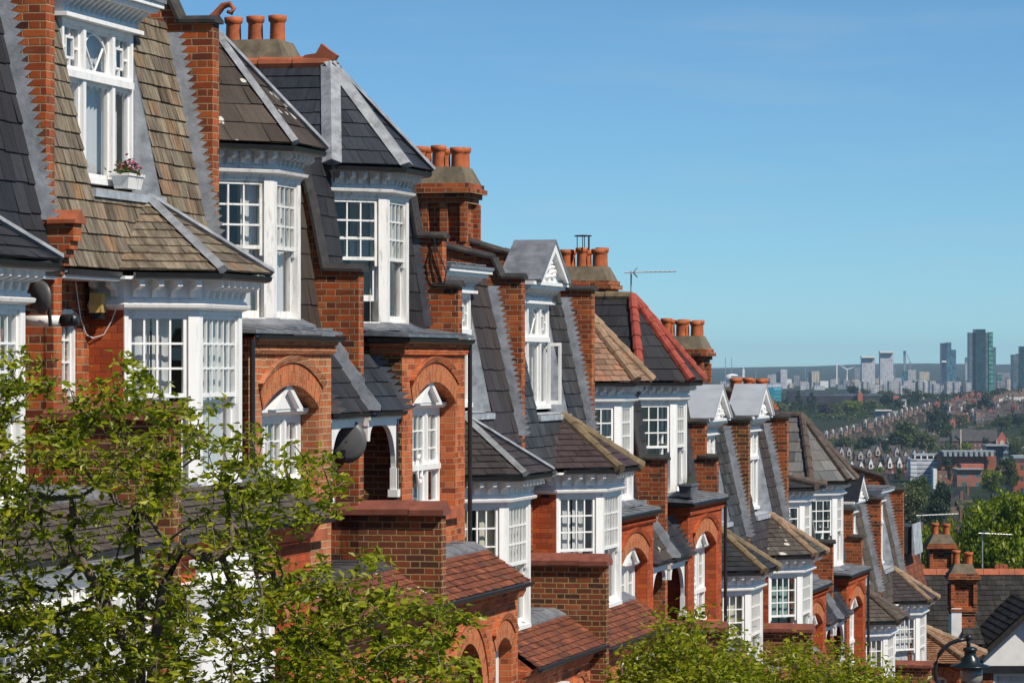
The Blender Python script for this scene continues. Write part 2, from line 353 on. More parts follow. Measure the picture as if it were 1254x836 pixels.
    def build(self, name, material, parent=None, smooth=False, label=None):
        me = bpy.data.meshes.new(name)
        me.from_pydata(self.v, [], self.f)
        bm = bmesh.new(); bm.from_mesh(me)
        bmesh.ops.recalc_face_normals(bm, faces=bm.faces)
        uvl = bm.loops.layers.uv.new('UVMap')
        lay = bm.faces.layers.float.new('rnd')
        bm.faces.ensure_lookup_table()
        Z = Vector((0, 0, 1))
        for i, f in enumerate(bm.faces):
            f[lay] = self.r[i] if i < len(self.r) else 0.5
            f.smooth = smooth
            if i in self.uvs:
                mp = {vi: uv for vi, uv in zip(self.f[i], self.uvs[i])}
                for l in f.loops: l[uvl].uv = mp[l.vert.index]
                continue
            n = f.normal
            if abs(n.z) > 0.97: ta, tb = Vector((1, 0, 0)), Vector((0, 1, 0))
            else:
                ta = Z.cross(n).normalized()
                if ta.x + 0.6 * ta.y < 0: ta = -ta
                tb = ta.cross(n)
                if tb.z < 0: tb = -tb
            for l in f.loops:
                co = l.vert.co; l[uvl].uv = (co.dot(ta) + 0.37 * abs(n.x), co.dot(tb) if abs(n.z) > 0.35 else co.z)
        bm.to_mesh(me); bm.free()
        me.materials.append(material)
        o = bpy.data.objects.new(name, me); C.objects.link(o)
        if parent: o.parent = parent
        if label: o['label'] = label
        return o
def tag(o, label=None, cat=None, group=None, kind=None):
    if label: o['label'] = label
    if cat: o['category'] = cat
    if group: o['group'] = group
    if kind: o['kind'] = kind
    return o
def empty(name, loc, rz=0.0, label=None, cat=None, group=None):
    o = bpy.data.objects.new(name, None); C.objects.link(o)
    o.empty_display_size = 0.3
    o.location = loc; o.rotation_euler = (0, 0, rz)
    return tag(o, label, cat, group)
def ground_z(s): return -5.35 - 0.117 * s
TINT = (.63, .96, 1.12); HAZE = 3.4e-5; SUNAZ = 128; SUNEL = 47; SKY = 0.082; SUNP = 5.0; EXPO = 0.12; AIR = 0.6; DUST = 0.0; OZ = 2.5
# ------------------------------------------------------------------ house pieces
def hip_strip(fr, p0, p1, w, name, m, parent, lift=0.045):
    a, b = Vector(p0), Vector(p1); d = (b - a).normalized()
    side = d.cross(Vector((0, 0, 1))).normalized() * w / 2; up = side.cross(d).normalized()
    if up.z < 0: up = -up
    mb = MB(fr)
    def ring(p): return [tuple(p - side + up * (lift - w * 0.16)), tuple(p + up * (lift + 0.02)), tuple(p + side + up * (lift - w * 0.16)), tuple(p - up * 0.05)]
    mb.prism(ring(a), ring(b))
    return mb.build(name, m, parent)
def hip_tiles(fr, p0, p1, r, name, m, parent, seg=0.33):
    a, b = Vector(p0), Vector(p1); L = (b - a).length; n = max(2, round(L / seg)); d = (b - a) / n
    mb = MB(fr)
    for i in range(n):
        q0 = a + d * i; q1 = a + d * (i + 0.985)
        mb.tube([q0, q1 + d * 0.06], [r * 0.94, r * 1.13], 10)
    return mb.build(name, m, parent)
def coping(fr, s0, s1, pts, m, parent, name='coping', seg=0.42, peak=0.05, over=0.04, thick=0.03):
    mb = MB(fr); mid = (s0 + s1) / 2
    for (ta, za), (tb, zb) in zip(pts[:-1], pts[1:]):
        L = math.hypot(tb - ta, zb - za); n = max(1, round(L / seg))
        nx, nz = -(zb - za) / L, (tb - ta) / L
        if nz < 0 or (abs(nz) < 0.2 and nx < 0): nx, nz = -nx, -nz
        for i in range(n):
            k0, k1 = i / n, (i + 1) / n - (0.012 / L)
            k1 = min(1.0, k1 + 0.02)
            def ring(k, e):
                t, z = ta + (tb - ta) * k, za + (zb - za) * k
                def q(s, h): return (s, t + nx * h, z + nz * h)
                return [q(s0 - over, -0.005 + e), q(s0 - over, thick + e), q(mid, thick + peak + e), q(s1 + over, thick + e), q(s1 + over, -0.005 + e)]
            mb.prism(ring(k0, 0.006 * (i % 2)), ring(k1, 0.006 * (i % 2) + 0.004))
    return mb.build(name, m, parent)
def wall_slab(fr, s0, s1, prof, m, parent, name='party_wall'):
    # the profile (t, z) must be given as convex pieces
    mb = MB(fr)
    for pr in prof: mb.prism([(s0, t, z) for t, z in pr], [(s1, t, z) for t, z in pr])
    return mb.build(name, m, parent)
def flashing(fr, s, line, z0, z1, m, parent, step=0.076, w=0.125, tooth=0.065):
    mb = MB(fr); z = z0; e = 0.006
    while z < z1 - 1e-3:
        zz = min(z + step, z1); t0, t1 = line(z), line(zz)
        L = [(s - e, t0 - 0.03, z), (s - e, t0 + w - 0.005, z), (s - e, t0 + w + tooth, z + 0.055), (s - e, t1 + w - 0.005, zz), (s - e, t1 - 0.03, zz)]
        mb.prism(L, [(s + 0.003, t, zq) for _, t, zq in L])
        z = zz
    return mb.build('stepped_flashing', m, parent)
def sash(fr, P, Q, z0, z1, parent, cols=4, rows=3, top=0.52, m='white', curtain='drape', lower=True, name='sash_window', frame=0.04, drape=((0.0, 0.42), (0.62, 1.0)), opened=0.0, lcols=1, glasslow=None):
    P = Vector((P[0], P[1])); Q = Vector((Q[0], Q[1])); L = (Q - P).length; d = (Q - P) / L; n = Vector((-d.y, d.x))
    mb = MB(fr)
    def pt(a, b, z): q = P + d * a + n * b; return (q.x, q.y, z)
    def ob(B, a0, a1, b0, b1, c0, c1): B.hexa([pt(a0, b0, c0), pt(a1, b0, c0), pt(a1, b1, c0), pt(a0, b1, c0), pt(a0, b0, c1), pt(a1, b0, c1), pt(a1, b1, c1), pt(a0, b1, c1)])
    f = frame
    ob(mb, 0, f, -0.14, 0.0, z0, z1); ob(mb, L - f, L, -0.14, 0.0, z0, z1)
    ob(mb, f, L - f, -0.14, 0.0, z1 - f, z1); ob(mb, f, L - f, -0.16, 0.035, z0, z0 + 0.055)
    zi0, zi1 = z0 + 0.055, z1 - f
    zm = zi1 - (zi1 - zi0) * top
    st = 0.042; bar = 0.021
    # top sash
    A0, A1 = f + 0.001, L - f - 0.001
    ob(mb, A0, A0 + st, -0.065, -0.025, zm, zi1); ob(mb, A1 - st, A1, -0.065, -0.025, zm, zi1)
    ob(mb, A0 + st, A1 - st, -0.065, -0.025, zi1 - st, zi1); ob(mb, A0 + st, A1 - st, -0.065, -0.025, zm, zm + st)
    for i in range(1, cols):
        a = A0 + st + (A1 - A0 - 2 * st) * i / cols
        ob(mb, a - bar / 2, a + bar / 2, -0.058, -0.032, zm + st, zi1 - st)
    for j in range(1, rows):
        c = zm + st + (zi1 - zm - 2 * st) * j / rows
        ob(mb, A0 + st, A1 - st, -0.060, -0.030, c - bar / 2, c + bar / 2)
    # lower sash
    lz0, lz1 = zi0 + opened, zm + 0.035 + opened
    ob(mb, A0, A0 + st, -0.115, -0.072, lz0, lz1); ob(mb, A1 - st, A1, -0.115, -0.072, lz0, lz1)
    ob(mb, A0 + st, A1 - st, -0.115, -0.072, lz1 - st, lz1); ob(mb, A0 + st, A1 - st, -0.115, -0.072, lz0, lz0 + 0.075)
    for i in range(1, lcols):
        a = A0 + st + (A1 - A0 - 2 * st) * i / lcols
        ob(mb, a - bar / 2, a + bar / 2, -0.105, -0.08, lz0 + 0.07, lz1 - st)
    # horns under the meeting rail
    for a0 in (A0 + 0.002, A1 - st + 0.002): ob(mb, a0, a0 + st - 0.004, -0.066, -0.026, zm - 0.07, zm + 0.001)
    w = mb.build(name, M[m], parent)
    g = MB(fr)
    g.poly([pt(A0, -0.045, zm), pt(A1, -0.045, zm), pt(A1, -0.045, zi1), pt(A0, -0.045, zi1)])
    g.poly([pt(A0, -0.093, lz0), pt(A1, -0.093, lz0), pt(A1, -0.093, lz1), pt(A0, -0.093, lz1)])
    g.build('pane', M['glass'], w)
    if curtain:
        c = MB(fr)
        rg = random.Random(hash((round(P.x, 2), round(z0, 2), name)) % 9999)
        for (k0, k1) in drape:
            a0, a1 = A0 + (A1 - A0) * k0, A0 + (A1 - A0) * k1; N = max(6, int((a1 - a0) / 0.022)); ph = rg.random() * 6
            for i in range(N):
                x0, x1 = a0 + (a1 - a0) * i / N, a0 + (a1 - a0) * (i + 1) / N
                w0 = -0.165 + 0.006 * math.sin(ph + x0 * 62) + 0.010 * math.sin(x0 * 23 + ph); w1 = -0.165 + 0.006 * math.sin(ph + x1 * 62) + 0.010 * math.sin(x1 * 23 + ph)
                c.poly([pt(x0, w0, z0 + 0.02), pt(x1, w1, z0 + 0.02), pt(x1, w1, z1), pt(x0, w0, z1)])
        c.build('curtain', M[curtain], w)
    return w
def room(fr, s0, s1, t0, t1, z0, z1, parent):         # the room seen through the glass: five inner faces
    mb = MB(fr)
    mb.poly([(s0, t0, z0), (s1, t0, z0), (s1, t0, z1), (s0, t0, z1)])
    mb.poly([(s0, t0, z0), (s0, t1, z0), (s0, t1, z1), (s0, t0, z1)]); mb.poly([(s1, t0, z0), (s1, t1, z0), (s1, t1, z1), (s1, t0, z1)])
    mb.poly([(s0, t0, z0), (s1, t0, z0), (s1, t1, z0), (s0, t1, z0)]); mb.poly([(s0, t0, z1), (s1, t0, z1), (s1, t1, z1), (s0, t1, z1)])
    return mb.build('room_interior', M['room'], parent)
def frieze(fr, line, z, parent, m, over=0.23, h=0.25, step=0.2):
    mb = MB(fr)
    mb.mould(line, [(-0.03, z - h - 0.1), (0.015, z - h - 0.1), (0.015, z - 0.06), (-0.03, z - 0.06)])
    mb.mould(line, [(-0.03, z - 0.06), (over, z - 0.06), (over, z - 0.03), (-0.03, z - 0.03)])       # soffit board
    mb.mould(line, [(0.0, z - h - 0.10), (0.075, z - h - 0.075), (0.085, z - h - 0.045), (0.05, z - h - 0.03), (0.035, z - h), (0.0, z - h)])
    for (x0, y0), (x1, y1) in zip(line[:-1], line[1:]):
        L = math.hypot(x1 - x0, y1 - y0); d = ((x1 - x0) / L, (y1 - y0) / L); n = (-d[1], d[0]); k = max(1, round(L / step))
        for i in range(k):
            a = L * (i + 0.5) / k; w = 0.027
            def q(aa, o, zz): return (x0 + d[0] * aa + n[0] * o, y0 + d[1] * aa + n[1] * o, zz)
            pr = [(0.0, z - h + 0.02), (0.05, z - h + 0.025), (0.07, z - h + 0.09), (0.13, z - 0.15), (over - 0.02, z - 0.12), (over - 0.03, z - 0.055), (0.0, z - 0.055)]
            mb.prism([q(a - w, o, zz) for o, zz in pr], [q(a + w, o, zz) for o, zz in pr])
    return mb.build('eaves_frieze', M[m], parent)
def gutter(fr, line, z, parent, o0=0.2, name='gutter'):
    mb = MB(fr)
    mb.mould(line, [(o0, z - 0.015), (o0 + 0.008, z - 0.05), (o0 + 0.035, z - 0.065), (o0 + 0.062, z - 0.05), (o0 + 0.075, z - 0.005), (o0 + 0.065, z - 0.005), (o0 + 0.055, z - 0.035), (o0 + 0.02, z - 0.035), (o0 + 0.012, z - 0.005)])
    return mb.build(name, M['black'], parent)
def offset(line, o):
    n = len(line); nor = []
    for i in range(n - 1):
        dx, dy = line[i + 1][0] - line[i][0], line[i + 1][1] - line[i][1]; l = math.hypot(dx, dy); nor.append((-dy / l, dx / l))
    out = []
    for i in range(n):
        a = nor[max(i - 1, 0)]; b = nor[min(i, n - 2)]; mx, my = a[0] + b[0], a[1] + b[1]; k = 1 / max((mx * mx + my * my) / 2, 0.2)
        out.append((line[i][0] + mx * k * o, line[i][1] + my * k * o))
    return out
def arch_pts(a0, a1, zs, rise, n=18):                 # a circular arc from (a0, zs) to (a1, zs)
    h = (a1 - a0) / 2; rr = (h * h + rise * rise) / (2 * rise); cz = zs + rise - rr; c = (a0 + a1) / 2; ph = math.asin(min(1, h / rr))
    if rise > h: ph = math.pi - ph
    return [(c + rr * math.sin(-ph + 2 * ph * i / n), cz + rr * math.cos(-ph + 2 * ph * i / n)) for i in range(n + 1)], (c, cz, rr)
def arch_wall(fr, s0, s1, z0, z1, t, openings, depth, m, parent, name='front_wall'):
    # front face with arched openings (a0, a1, sill, spring, rise), reveals going back by depth
    mb = MB(fr); x = s0
    for (a0, a1, zs, zp, rise) in sorted(openings):
        mb.poly([(x, t, z0), (a0, t, z0), (a0, t, z1), (x, t, z1)])
        if zs > z0: mb.poly([(a0, t, z0), (a1, t, z0), (a1, t, zs), (a0, t, zs)]); mb.poly([(a0, t, zs), (a1, t, zs), (a1, t - depth, zs), (a0, t - depth, zs)])
        A, _ = arch_pts(a0, a1, zp, rise)
        for (p, q) in zip(A[:-1], A[1:]):
            mb.poly([(p[0], t, p[1]), (q[0], t, q[1]), (q[0], t, z1), (p[0], t, z1)])
            mb.poly([(p[0], t, p[1]), (q[0], t, q[1]), (q[0], t - depth, q[1]), (p[0], t - depth, p[1])])
        for a in (a0, a1): mb.poly([(a, t, zs), (a, t, zp), (a, t - depth, zp), (a, t - depth, zs)])
        x = a1
    mb.poly([(x, t, z0), (s1, t, z0), (s1, t, z1), (x, t, z1)])
    return mb.build(name, M[m], parent)
def arch_band(fr, a0, a1, zs, rise, t, parent, w=0.23, m='soldier', proud=0.012, hood='brick_red', n=26):
    A, (c, cz, rr) = arch_pts(a0, a1, zs, rise, n)
    mb = MB(fr); B = [(c + (p[0] - c) * (rr + w) / rr, cz + (p[1] - cz) * (rr + w) / rr) for p in A]; s = 0.0
    for i in range(n):
        p, q, P, Q = A[i], A[i + 1], B[i], B[i + 1]; l = math.hypot(Q[0] - P[0], Q[1] - P[1])
        mb.poly([(p[0], t + proud, p[1]), (q[0], t + proud, q[1]), (Q[0], t + proud, Q[1]), (P[0], t + proud, P[1])], uv=[(0.0, s), (0.0, s + l), (0.335, s + l), (0.335, s)])
        mb.poly([(p[0], t + proud, p[1]), (q[0], t + proud, q[1]), (q[0], t - 0.02, q[1]), (p[0], t - 0.02, p[1])], uv=[(0.0, s), (0.0, s + l), (0.03, s + l), (0.03, s)])
        s += l
    o = mb.build('arch', M[m], parent)
    h = MB(fr)
    H0 = [(c + (p[0] - c) * (rr + w + 0.004) / rr, cz + (p[1] - cz) * (rr + w + 0.004) / rr) for p in A]; H1 = [(c + (p[0] - c) * (rr + w + 0.08) / rr, cz + (p[1] - cz) * (rr + w + 0.08) / rr) for p in A]
    for i in range(n):
        def ring(k): return [(H0[k][0], t - 0.01, H0[k][1]), (H0[k][0], t + 0.03, H0[k][1]), (H1[k][0], t + 0.06, H1[k][1]), (H1[k][0], t - 0.01, H1[k][1])]
        h.prism(ring(i), ring(i + 1))
    h.build('hood_mould', M[hood], o)
    return o
def chimney(fr, s, t, z_top, parent, ls=0.85, lt=0.92, pots=3, rows=2, z_base=None, m='brick_orange', h=2.4, cowl=False):
    zc = z_top - 0.34; mb = MB(fr)
    def lay(e, a, b): mb.box(s - ls / 2 - e, s + ls / 2 + e, t - lt / 2 - e, t + lt / 2 + e, a, b)
    lay(0.0, zc - h, zc - 1.32); lay(0.03, zc - 1.32, zc - 1.245); lay(0.06, zc - 1.245, zc - 1.17); lay(0.03, zc - 1.17, zc - 1.095)
    lay(-0.04, zc - 1.095, zc - 0.50)
    for k in range(4):                                # pilaster strips between the sunk panels
        tt = t - lt / 2 + lt * k / 3
        for ss in (s - ls / 2, s + ls / 2): mb.box(ss - 0.045, ss + 0.045, tt - 0.06, tt + 0.06, zc - 1.095, zc - 0.50)
    for k in range(2):
        for tt in (t - lt / 2, t + lt / 2): mb.box(s - ls / 2 + ls * k - 0.06, s - ls / 2 + ls * k + 0.061, tt - 0.044, tt + 0.044, zc - 1.095, zc - 0.501)
    lay(0.03, zc - 0.50, zc - 0.425); lay(0.075, zc - 0.425, zc - 0.35); lay(0.14, zc - 0.35, zc - 0.275); lay(0.10, zc - 0.275, zc - 0.20)
    st = mb.build('chimney_stack', M[m], parent)
    cp = MB(fr); a, b = ls / 2 + 0.07, lt / 2 + 0.07
    cp.hexa([(s - a, t - b, zc - 0.2), (s + a, t - b, zc - 0.2), (s + a, t + b, zc - 0.2), (s - a, t + b, zc - 0.2), (s - a + 0.14, t - b + 0.12, zc + 0.06), (s + a - 0.14, t - b + 0.12, zc + 0.06), (s + a - 0.14, t + b - 0.12, zc + 0.06), (s - a + 0.14, t + b - 0.12, zc + 0.06)])
    cp.build('cement_cap', M['cement'], st)
    rg = random.Random(int(s * 10))
    for i in range(pots):
        for j in range(rows):
            p = MB(fr); hh = 0.38 + rg.uniform(-0.04, 0.03); r = 0.103 * rg.uniform(0.93, 1.07)
            p.lathe((s + (j - (rows - 1) / 2) * 0.34, t + (i - (pots - 1) / 2) * .30, zc + 0.02), [(r * 1.02, 0), (r, 0.06), (r * 0.95, hh - 0.1), (r * 0.97, hh - 0.09), (r * 1.18, hh - 0.07), (r * 1.2, hh), (r * 0.9, hh + 0.005), (r * 0.85, hh - 0.12)])
            p.build('chimney_pot', M['pot'], st, True)
    if cowl:
        c = MB(fr); z = zc + 0.4
        c.lathe((s - 0.17, t + 0.02, z + 0.2), [(0.001, 0.03), (0.16, 0.02), (0.16, 0.0), (0.001, 0.0)], 12)
        for k in range(6): c.tube([(s - 0.17 + 0.12 * math.cos(k), t + 0.02 + 0.12 * math.sin(k), z - 0.05), (s - 0.17 + 0.12 * math.cos(k), t + 0.02 + 0.12 * math.sin(k), z + 0.21)], 0.008, 5)
        c.build('chimney_cowl', M['black'], st)
    return st
def stub_wall(fr, s1, zc, parent, t1=1.24):           # brick wall between two porch roofs, with a clay ridge coping
    s0 = s1 - 0.22
    o = wall_slab(fr, s0, s1, [[(0.02, zc - 2.6), (t1, zc - 2.6), (t1, zc), (0.02, zc)]], M['brick_stock'], parent, 'porch_divider_wall')
    coping(fr, s0, s1, [(0.02, zc), (t1 + 0.04, zc)], M['brownclay'], o, peak=0.1, over=0.07, thick=0.06)
    return o
def lean_to(fr, s0, s1, zt, parent, m='clay', ze=None, felt=False, seed=1, bays=None):
    # zt: level where lead meets tiles; eaves at t = 1.5
    ze = zt - 0.47 if ze is None else ze
    mb = MB(fr); mb.slates([(s0, 0.58, zt - .02), (s1, 0.58, zt - .02), (s1, 1.24, ze), (s0, 1.24, ze)], 0.1, 0.17, 0.015, seed, 0.05)
    r = mb.build('porch_roof', SL[m], parent)
    l = MB(fr)
    l.prism([(s0, 0.0, zt + 0.02), (s0, 0.5, zt + 0.025), (s0, 0.68, zt - 0.06), (s0, 0.68, zt - 0.09), (s0, 0.0, zt - 0.05)], [(s1, 0.0, zt + 0.02), (s1, 0.5, zt + 0.025), (s1, 0.68, zt - 0.06), (s1, 0.68, zt - 0.09), (s1, 0.0, zt - 0.05)])
    k = max(3, int((s1 - s0) / 0.55))
    for i in range(1, k):                              # rolled lead joints
        s = s0 + (s1 - s0) * i / k; l.tube([(s, 0.02, zt + 0.03), (s, 0.5, zt + 0.03), (s, 0.68, zt - 0.055)], 0.022, 6)
    l.build('lead_flat', M['felt' if felt else 'lead'], r)
    gutter(fr, [(s0, 1.18), (s1, 1.18)], ze, r, .05)
    for s in (s0, s1 - .06):
        v = [(0.0, zt - .06), (.56, zt - .06), (1.16, ze - .03), (1.02, ze - .24), (0.0, ze - .24)]
        q = MB(fr); q.prism([(s + .002, t, z) for t, z in v], [(s + .058, t, z) for t, z in v]); q.build('verge_wall', M['brick_red'], r)
    return ze
def window3(fr, a0, a1, t, z0, z1, parent, m='white', transom=0.62, bars=True, name='casement_window', curtain='net', split=(0.30, 0.70), ring=False, topgrid=2):
    mb = MB(fr); L = a1 - a0; f = 0.055; zt = z0 + (z1 - z0) * transom
    def b(x0, x1, b0, b1, c0, c1): mb.box(x0, x1, t + b0, t + b1, c0, c1)
    b(a0, a0 + f, -0.1, 0, z0, z1); b(a1 - f, a1, -0.1, 0, z0, z1); b(a0 + f, a1 - f, -0.1, 0, z1 - f, z1); b(a0 + f, a1 - f, -0.1, 0.05, z0, z0 + 0.06)
    b(a0 + f, a1 - f, -0.1, 0.03, zt - 0.035, zt + 0.035)
    xs = [a0 + L * k for k in split]
    for x in xs: b(x - 0.04, x + 0.04, -0.1, 0.012, z0 + 0.06, z1 - f)
    edges = [a0 + f] + [v for x in xs for v in (x - 0.04, x + 0.04)] + [a1 - f]
    for i in range(0, len(edges), 2):
        e0, e1 = edges[i], edges[i + 1]
        for (c0, c1) in ((z0 + 0.06, zt - 0.035), (zt + 0.035, z1 - f)):
            b(e0, e0 + 0.035, -0.07, -0.03, c0, c1); b(e1 - 0.035, e1, -0.07, -0.03, c0, c1); b(e0 + 0.035, e1 - 0.035, -0.07, -0.03, c1 - 0.035, c1); b(e0 + 0.035, e1 - 0.035, -0.07, -0.03, c0, c0 + 0.045)
        if bars:
            g = topgrid + (1 if i == 2 and len(edges) > 4 else 0)
            for k in range(1, g): x = e0 + (e1 - e0) * k / g; b(x - 0.01, x + 0.01, -0.062, -0.036, zt + 0.07, z1 - f - 0.03)
            for k in (1, 2): c = zt + (z1 - f - zt) * k / 3; b(e0 + 0.03, e1 - 0.03, -0.060, -0.038, c - 0.01, c + 0.01)
    if ring:
        c = (edges[2] + edges[3]) / 2; zc = zt - 0.02
        pts = [(c + 0.11 * math.cos(k * math.pi / 10), t + 0.01, zc + 0.17 * math.sin(k * math.pi / 10)) for k in range(21)]
        mb.tube(pts, 0.022, 6)
    w = mb.build(name, M[m], parent)
    g = MB(fr); g.poly([(a0 + f, t - 0.05, z0), (a1 - f, t - 0.05, z0), (a1 - f, t - 0.05, z1), (a0 + f, t - 0.05, z1)]); g.build('pane', M['glass'], w)
    if curtain:
        c = MB(fr); N = int(L / 0.025)
        for i in range(N):
            x0, x1 = a0 + L * i / N, a0 + L * (i + 1) / N
            if 0.42 < i / N < 0.55: continue
            c.poly([(x0, t - 0.17 + 0.02 * math.sin(x0 * 55), z0), (x1, t - 0.17 + 0.02 * math.sin(x1 * 55), z0), (x1, t - 0.17 + 0.02 * math.sin(x1 * 55), z1), (x0, t - 0.17 + 0.02 * math.sin(x0 * 55), z1)])
        c.build('curtain', M[curtain], w)
    return w

# ------------------------------------------------------------------ house type one: white bay below a steep roof with a set-in dormer
def house_a(i, s0, s1, D, label, slate='dark', bay='dark', hipmat=None, hip='lead', top='cornice', porch='clay', curtains=('drape', 'net'), brick='brick_orange', open_casement=False, ground='brick', sk=0, wallm='brick_orange', ptop=None, expo=0.2, topcol='lead', kneel=True, wall_right='AA', mirror=None):
    mirror = (wall_right == 'AA') if mirror is None else mirror
    zg = ground_z(s0 + 2.4) - 0.4
    h = empty('terraced_house', W(s0, 0, zg), math.pi / 2 - PH, label, 'house', 'brick terraced houses stepping down the hill')
    Wi = s1 - s0 - 0.22; fr = Frame(s0, zg, Wi if mirror else None); fw = Frame(s0, zg); c = 2.38
    tf = -0.25                                         # the brick front stands a little behind the roof edge
    tm = lambda z: -0.03 - (z - (D + 0.5)) * 0.215
    zt = D + 2.66
    # --- steep roof in pieces round the dormer recess
    d0, d1 = c - 1.06, c + 1.06; zs = D + 0.80
    mb = MB(fr)
    P = lambda s, z: (s, tm(z), z)
    zb = D + 0.5
    mb.slates([P(0, zb), P(d0, zb), P(d0, zt), P(0, zt)], expo, 0.3, 0.016, sk + 1, 0.03)
    mb.slates([P(d1, zb), P(Wi, zb), P(Wi, zt), P(d1, zt)], expo, 0.3, 0.016, sk + 2, 0.03)
    mb.slates([P(d0, zb), P(d1, zb), P(d1, zs), P(d0, zs)], expo, 0.3, 0.016, sk + 3, 0.03)
    # --- skirt roof either side of the bay roof
    cdm = c; c = 2.98
    ap = (c, -0.08, D + 0.76)
    C0, C1, C2, C3 = (c - 1.25, 0.10), (c - 0.70, 0.68), (c + 0.70, 0.68), (c + 1.25, 0.10)
    line = [C0, C1, C2, C3]
    full = [(C0[0], -0.24)] + line + [(C3[0], -0.24)]
    ev = offset(full, 0.27)
    E0, E1, E2, E3 = ev[1], ev[2], ev[3], ev[4]
    mb.slates([(0, -0.03, zb), (c, -0.03, zb), (E0[0], 0.12, D + 0.02), (0, 0.12, D + 0.02)], 0.17, 0.3, 0.016, sk + 4)
    mb.slates([(c, -0.03, zb), (Wi, -0.03, zb), (Wi, 0.12, D + 0.02), (E3[0], 0.12, D + 0.02)], 0.17, 0.3, 0.016, sk + 5)
    mr = mb.build('mansard_roof', M_S(slate), h)
    gutter(fr, [(0, -0.1), (E0[0] + 0.03, -0.1)], D, mr); gutter(fr, [(E3[0] - 0.03, -0.1), (Wi, -0.1)], D, mr)
    for a0, a1 in ((0, C0[0]), (C3[0], Wi)):
        mb2 = MB(fr); mb2.box(a0, a1, tf, 0.13, D - 0.09, D - 0.03); mb2.build('soffit', M['white'], mr)
    # --- bay roof
    mb = MB(fr)
    e = lambda q, z=D + 0.02: (q[0], q[1], z)
    W0 = (E0[0] - 0.05, 0.02); W3 = (E3[0] + 0.05, 0.02)
    mb.slates([ap, e(W0), e(E1)], 0.16, 0.27, 0.015, sk + 6)
    mb.slates([ap, e(E1), e(E2)], 0.16, 0.27, 0.015, sk + 7)
    mb.slates([ap, e(E2), e(W3)], 0.16, 0.27, 0.015, sk + 8)
    br = mb.build('bay_roof', M_S(bay), h)
    for E in (E1, E2):
        if hip == 'lead': hip_strip(fr, ap, e(E), 0.13, 'hip_flashing', M['leadhip'], br)
        else: hip_tiles(fr, ap, e(E, D + 0.0), 0.085, 'hip_tiles', M[hip], br)
    gutter(fr, line, D, br, 0.21)
    frieze(fr, full, D - 0.01, h, 'white')
    # --- the canted timber bay
    zh, zl = D - 0.36, D - 2.06
    mb = MB(fr)
    for q, w in ((C1, 0.075), (C2, 0.075)):
        i0 = line.index(q); a = line[i0 - 1]; b = line[i0 + 1]
        l1 = math.hypot(q[0] - a[0], q[1] - a[1]); l2 = math.hypot(q[0] - b[0], q[1] - b[1])
        pa = (q[0] + (a[0] - q[0]) / l1 * w, q[1] + (a[1] - q[1]) / l1 * w); pb = (q[0] + (b[0] - q[0]) / l2 * w, q[1] + (b[1] - q[1]) / l2 * w)
        inn = (q[0] + (c - q[0]) * 0.13, q[1] - 0.13)
        loop = [pa, q, pb, inn]
        mb.prism([(x, y, zl - 0.1) for x, y in loop], [(x, y, zh + 0.02) for x, y in loop])
    for q, sg in ((C0, 1), (C3, -1)): mb.box(min(q[0], q[0] + sg * 0.07), max(q[0], q[0] + sg * 0.07), q[1] - 0.12, q[1] + 0.01, zl - 0.1, zh + 0.02)
    mb.mould(line, [(-0.13, zl - 0.16), (0.01, zl - 0.16), (0.05, zl - 0.1), (0.05, zl - 0.07), (0.0, zl), (-0.13, zl)])
    mb.mould(line, [(-0.13, zh), (0.008, zh), (0.008, zh + 0.03), (-0.13, zh + 0.03)])
    bf = mb.build('bay_frame', M['white'], h)
    ap2 = MB(fr); ap2.mould(line, [(-0.08, zl - 1.0), (0.03, zl - 1.0), (0.03, zl - 0.16), (-0.08, zl - 0.16)]); ap2.build('bay_apron', M['lead'], bf)
    def seg(a, b, w0, w1):
        l = math.hypot(b[0] - a[0], b[1] - a[1]); d = ((b[0] - a[0]) / l, (b[1] - a[1]) / l)
        return (a[0] + d[0] * w0, a[1] + d[1] * w0), (b[0] - d[0] * w1, b[1] - d[1] * w1)
    p, q = seg(C0, C1, 0.01, 0.075); sash(fr, p, q, zl, zh, h, 4, 3, 0.5, curtain=curtains[0], drape=((0.02, 0.47), (0.5, 0.80)))
    p, q = seg(C1, C2, 0.075, 0.075); sash(fr, p, q, zl, zh, h, 6, 3, 0.5, curtain=curtains[0], drape=((0.0, 0.55), (0.6, 1.0)), lcols=1)
    p, q = seg(C2, C3, 0.075, 0.01); sash(fr, p, q, zl, zh, h, 4, 3, 0.5, curtain=curtains[0])
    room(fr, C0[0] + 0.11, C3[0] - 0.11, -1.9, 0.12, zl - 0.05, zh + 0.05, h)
    # --- front wall: brick either side, with the brick cheeks that carry the bay
    zlow = D - 2.6
    arch_wall(fr, 0, C0[0], zlow, D - 0.02, tf, [(0.95, 1.38, D - 1.75, D - 0.40, 0.06)], 0.3, brick, h)
    mb = MB(fr); mb.box(C3[0], Wi, -0.55, tf, zlow, D - 0.02); mb.build('front_wall', M[brick], h)
    for q0, q1 in ((C0[0] - 0.003, C0[0] + 0.1), (C3[0] - 0.1, C3[0] + 0.003)):
        mb = MB(fr); mb.box(q0, q1, tf - .3, C0[1], zlow, D - 0.10); mb.build('bay_cheek_wall', M['brick_scarlet'], h)
    sash(fr, (0.95, tf - 0.015), (1.38, tf - 0.015), D - 1.75, D - 0.36, h, 2, 3, 0.55, curtain=curtains[0], name='narrow_window')
    # --- dormer
    c = cdm; tw = -0.40
    mb = MB(fr)
    for s in (d0, d1):
        mb.poly([(s, tw, zs), P(s, zs), (s, tm(D + 2.25), D + 2.25), (s, tw, D + 2.3)])
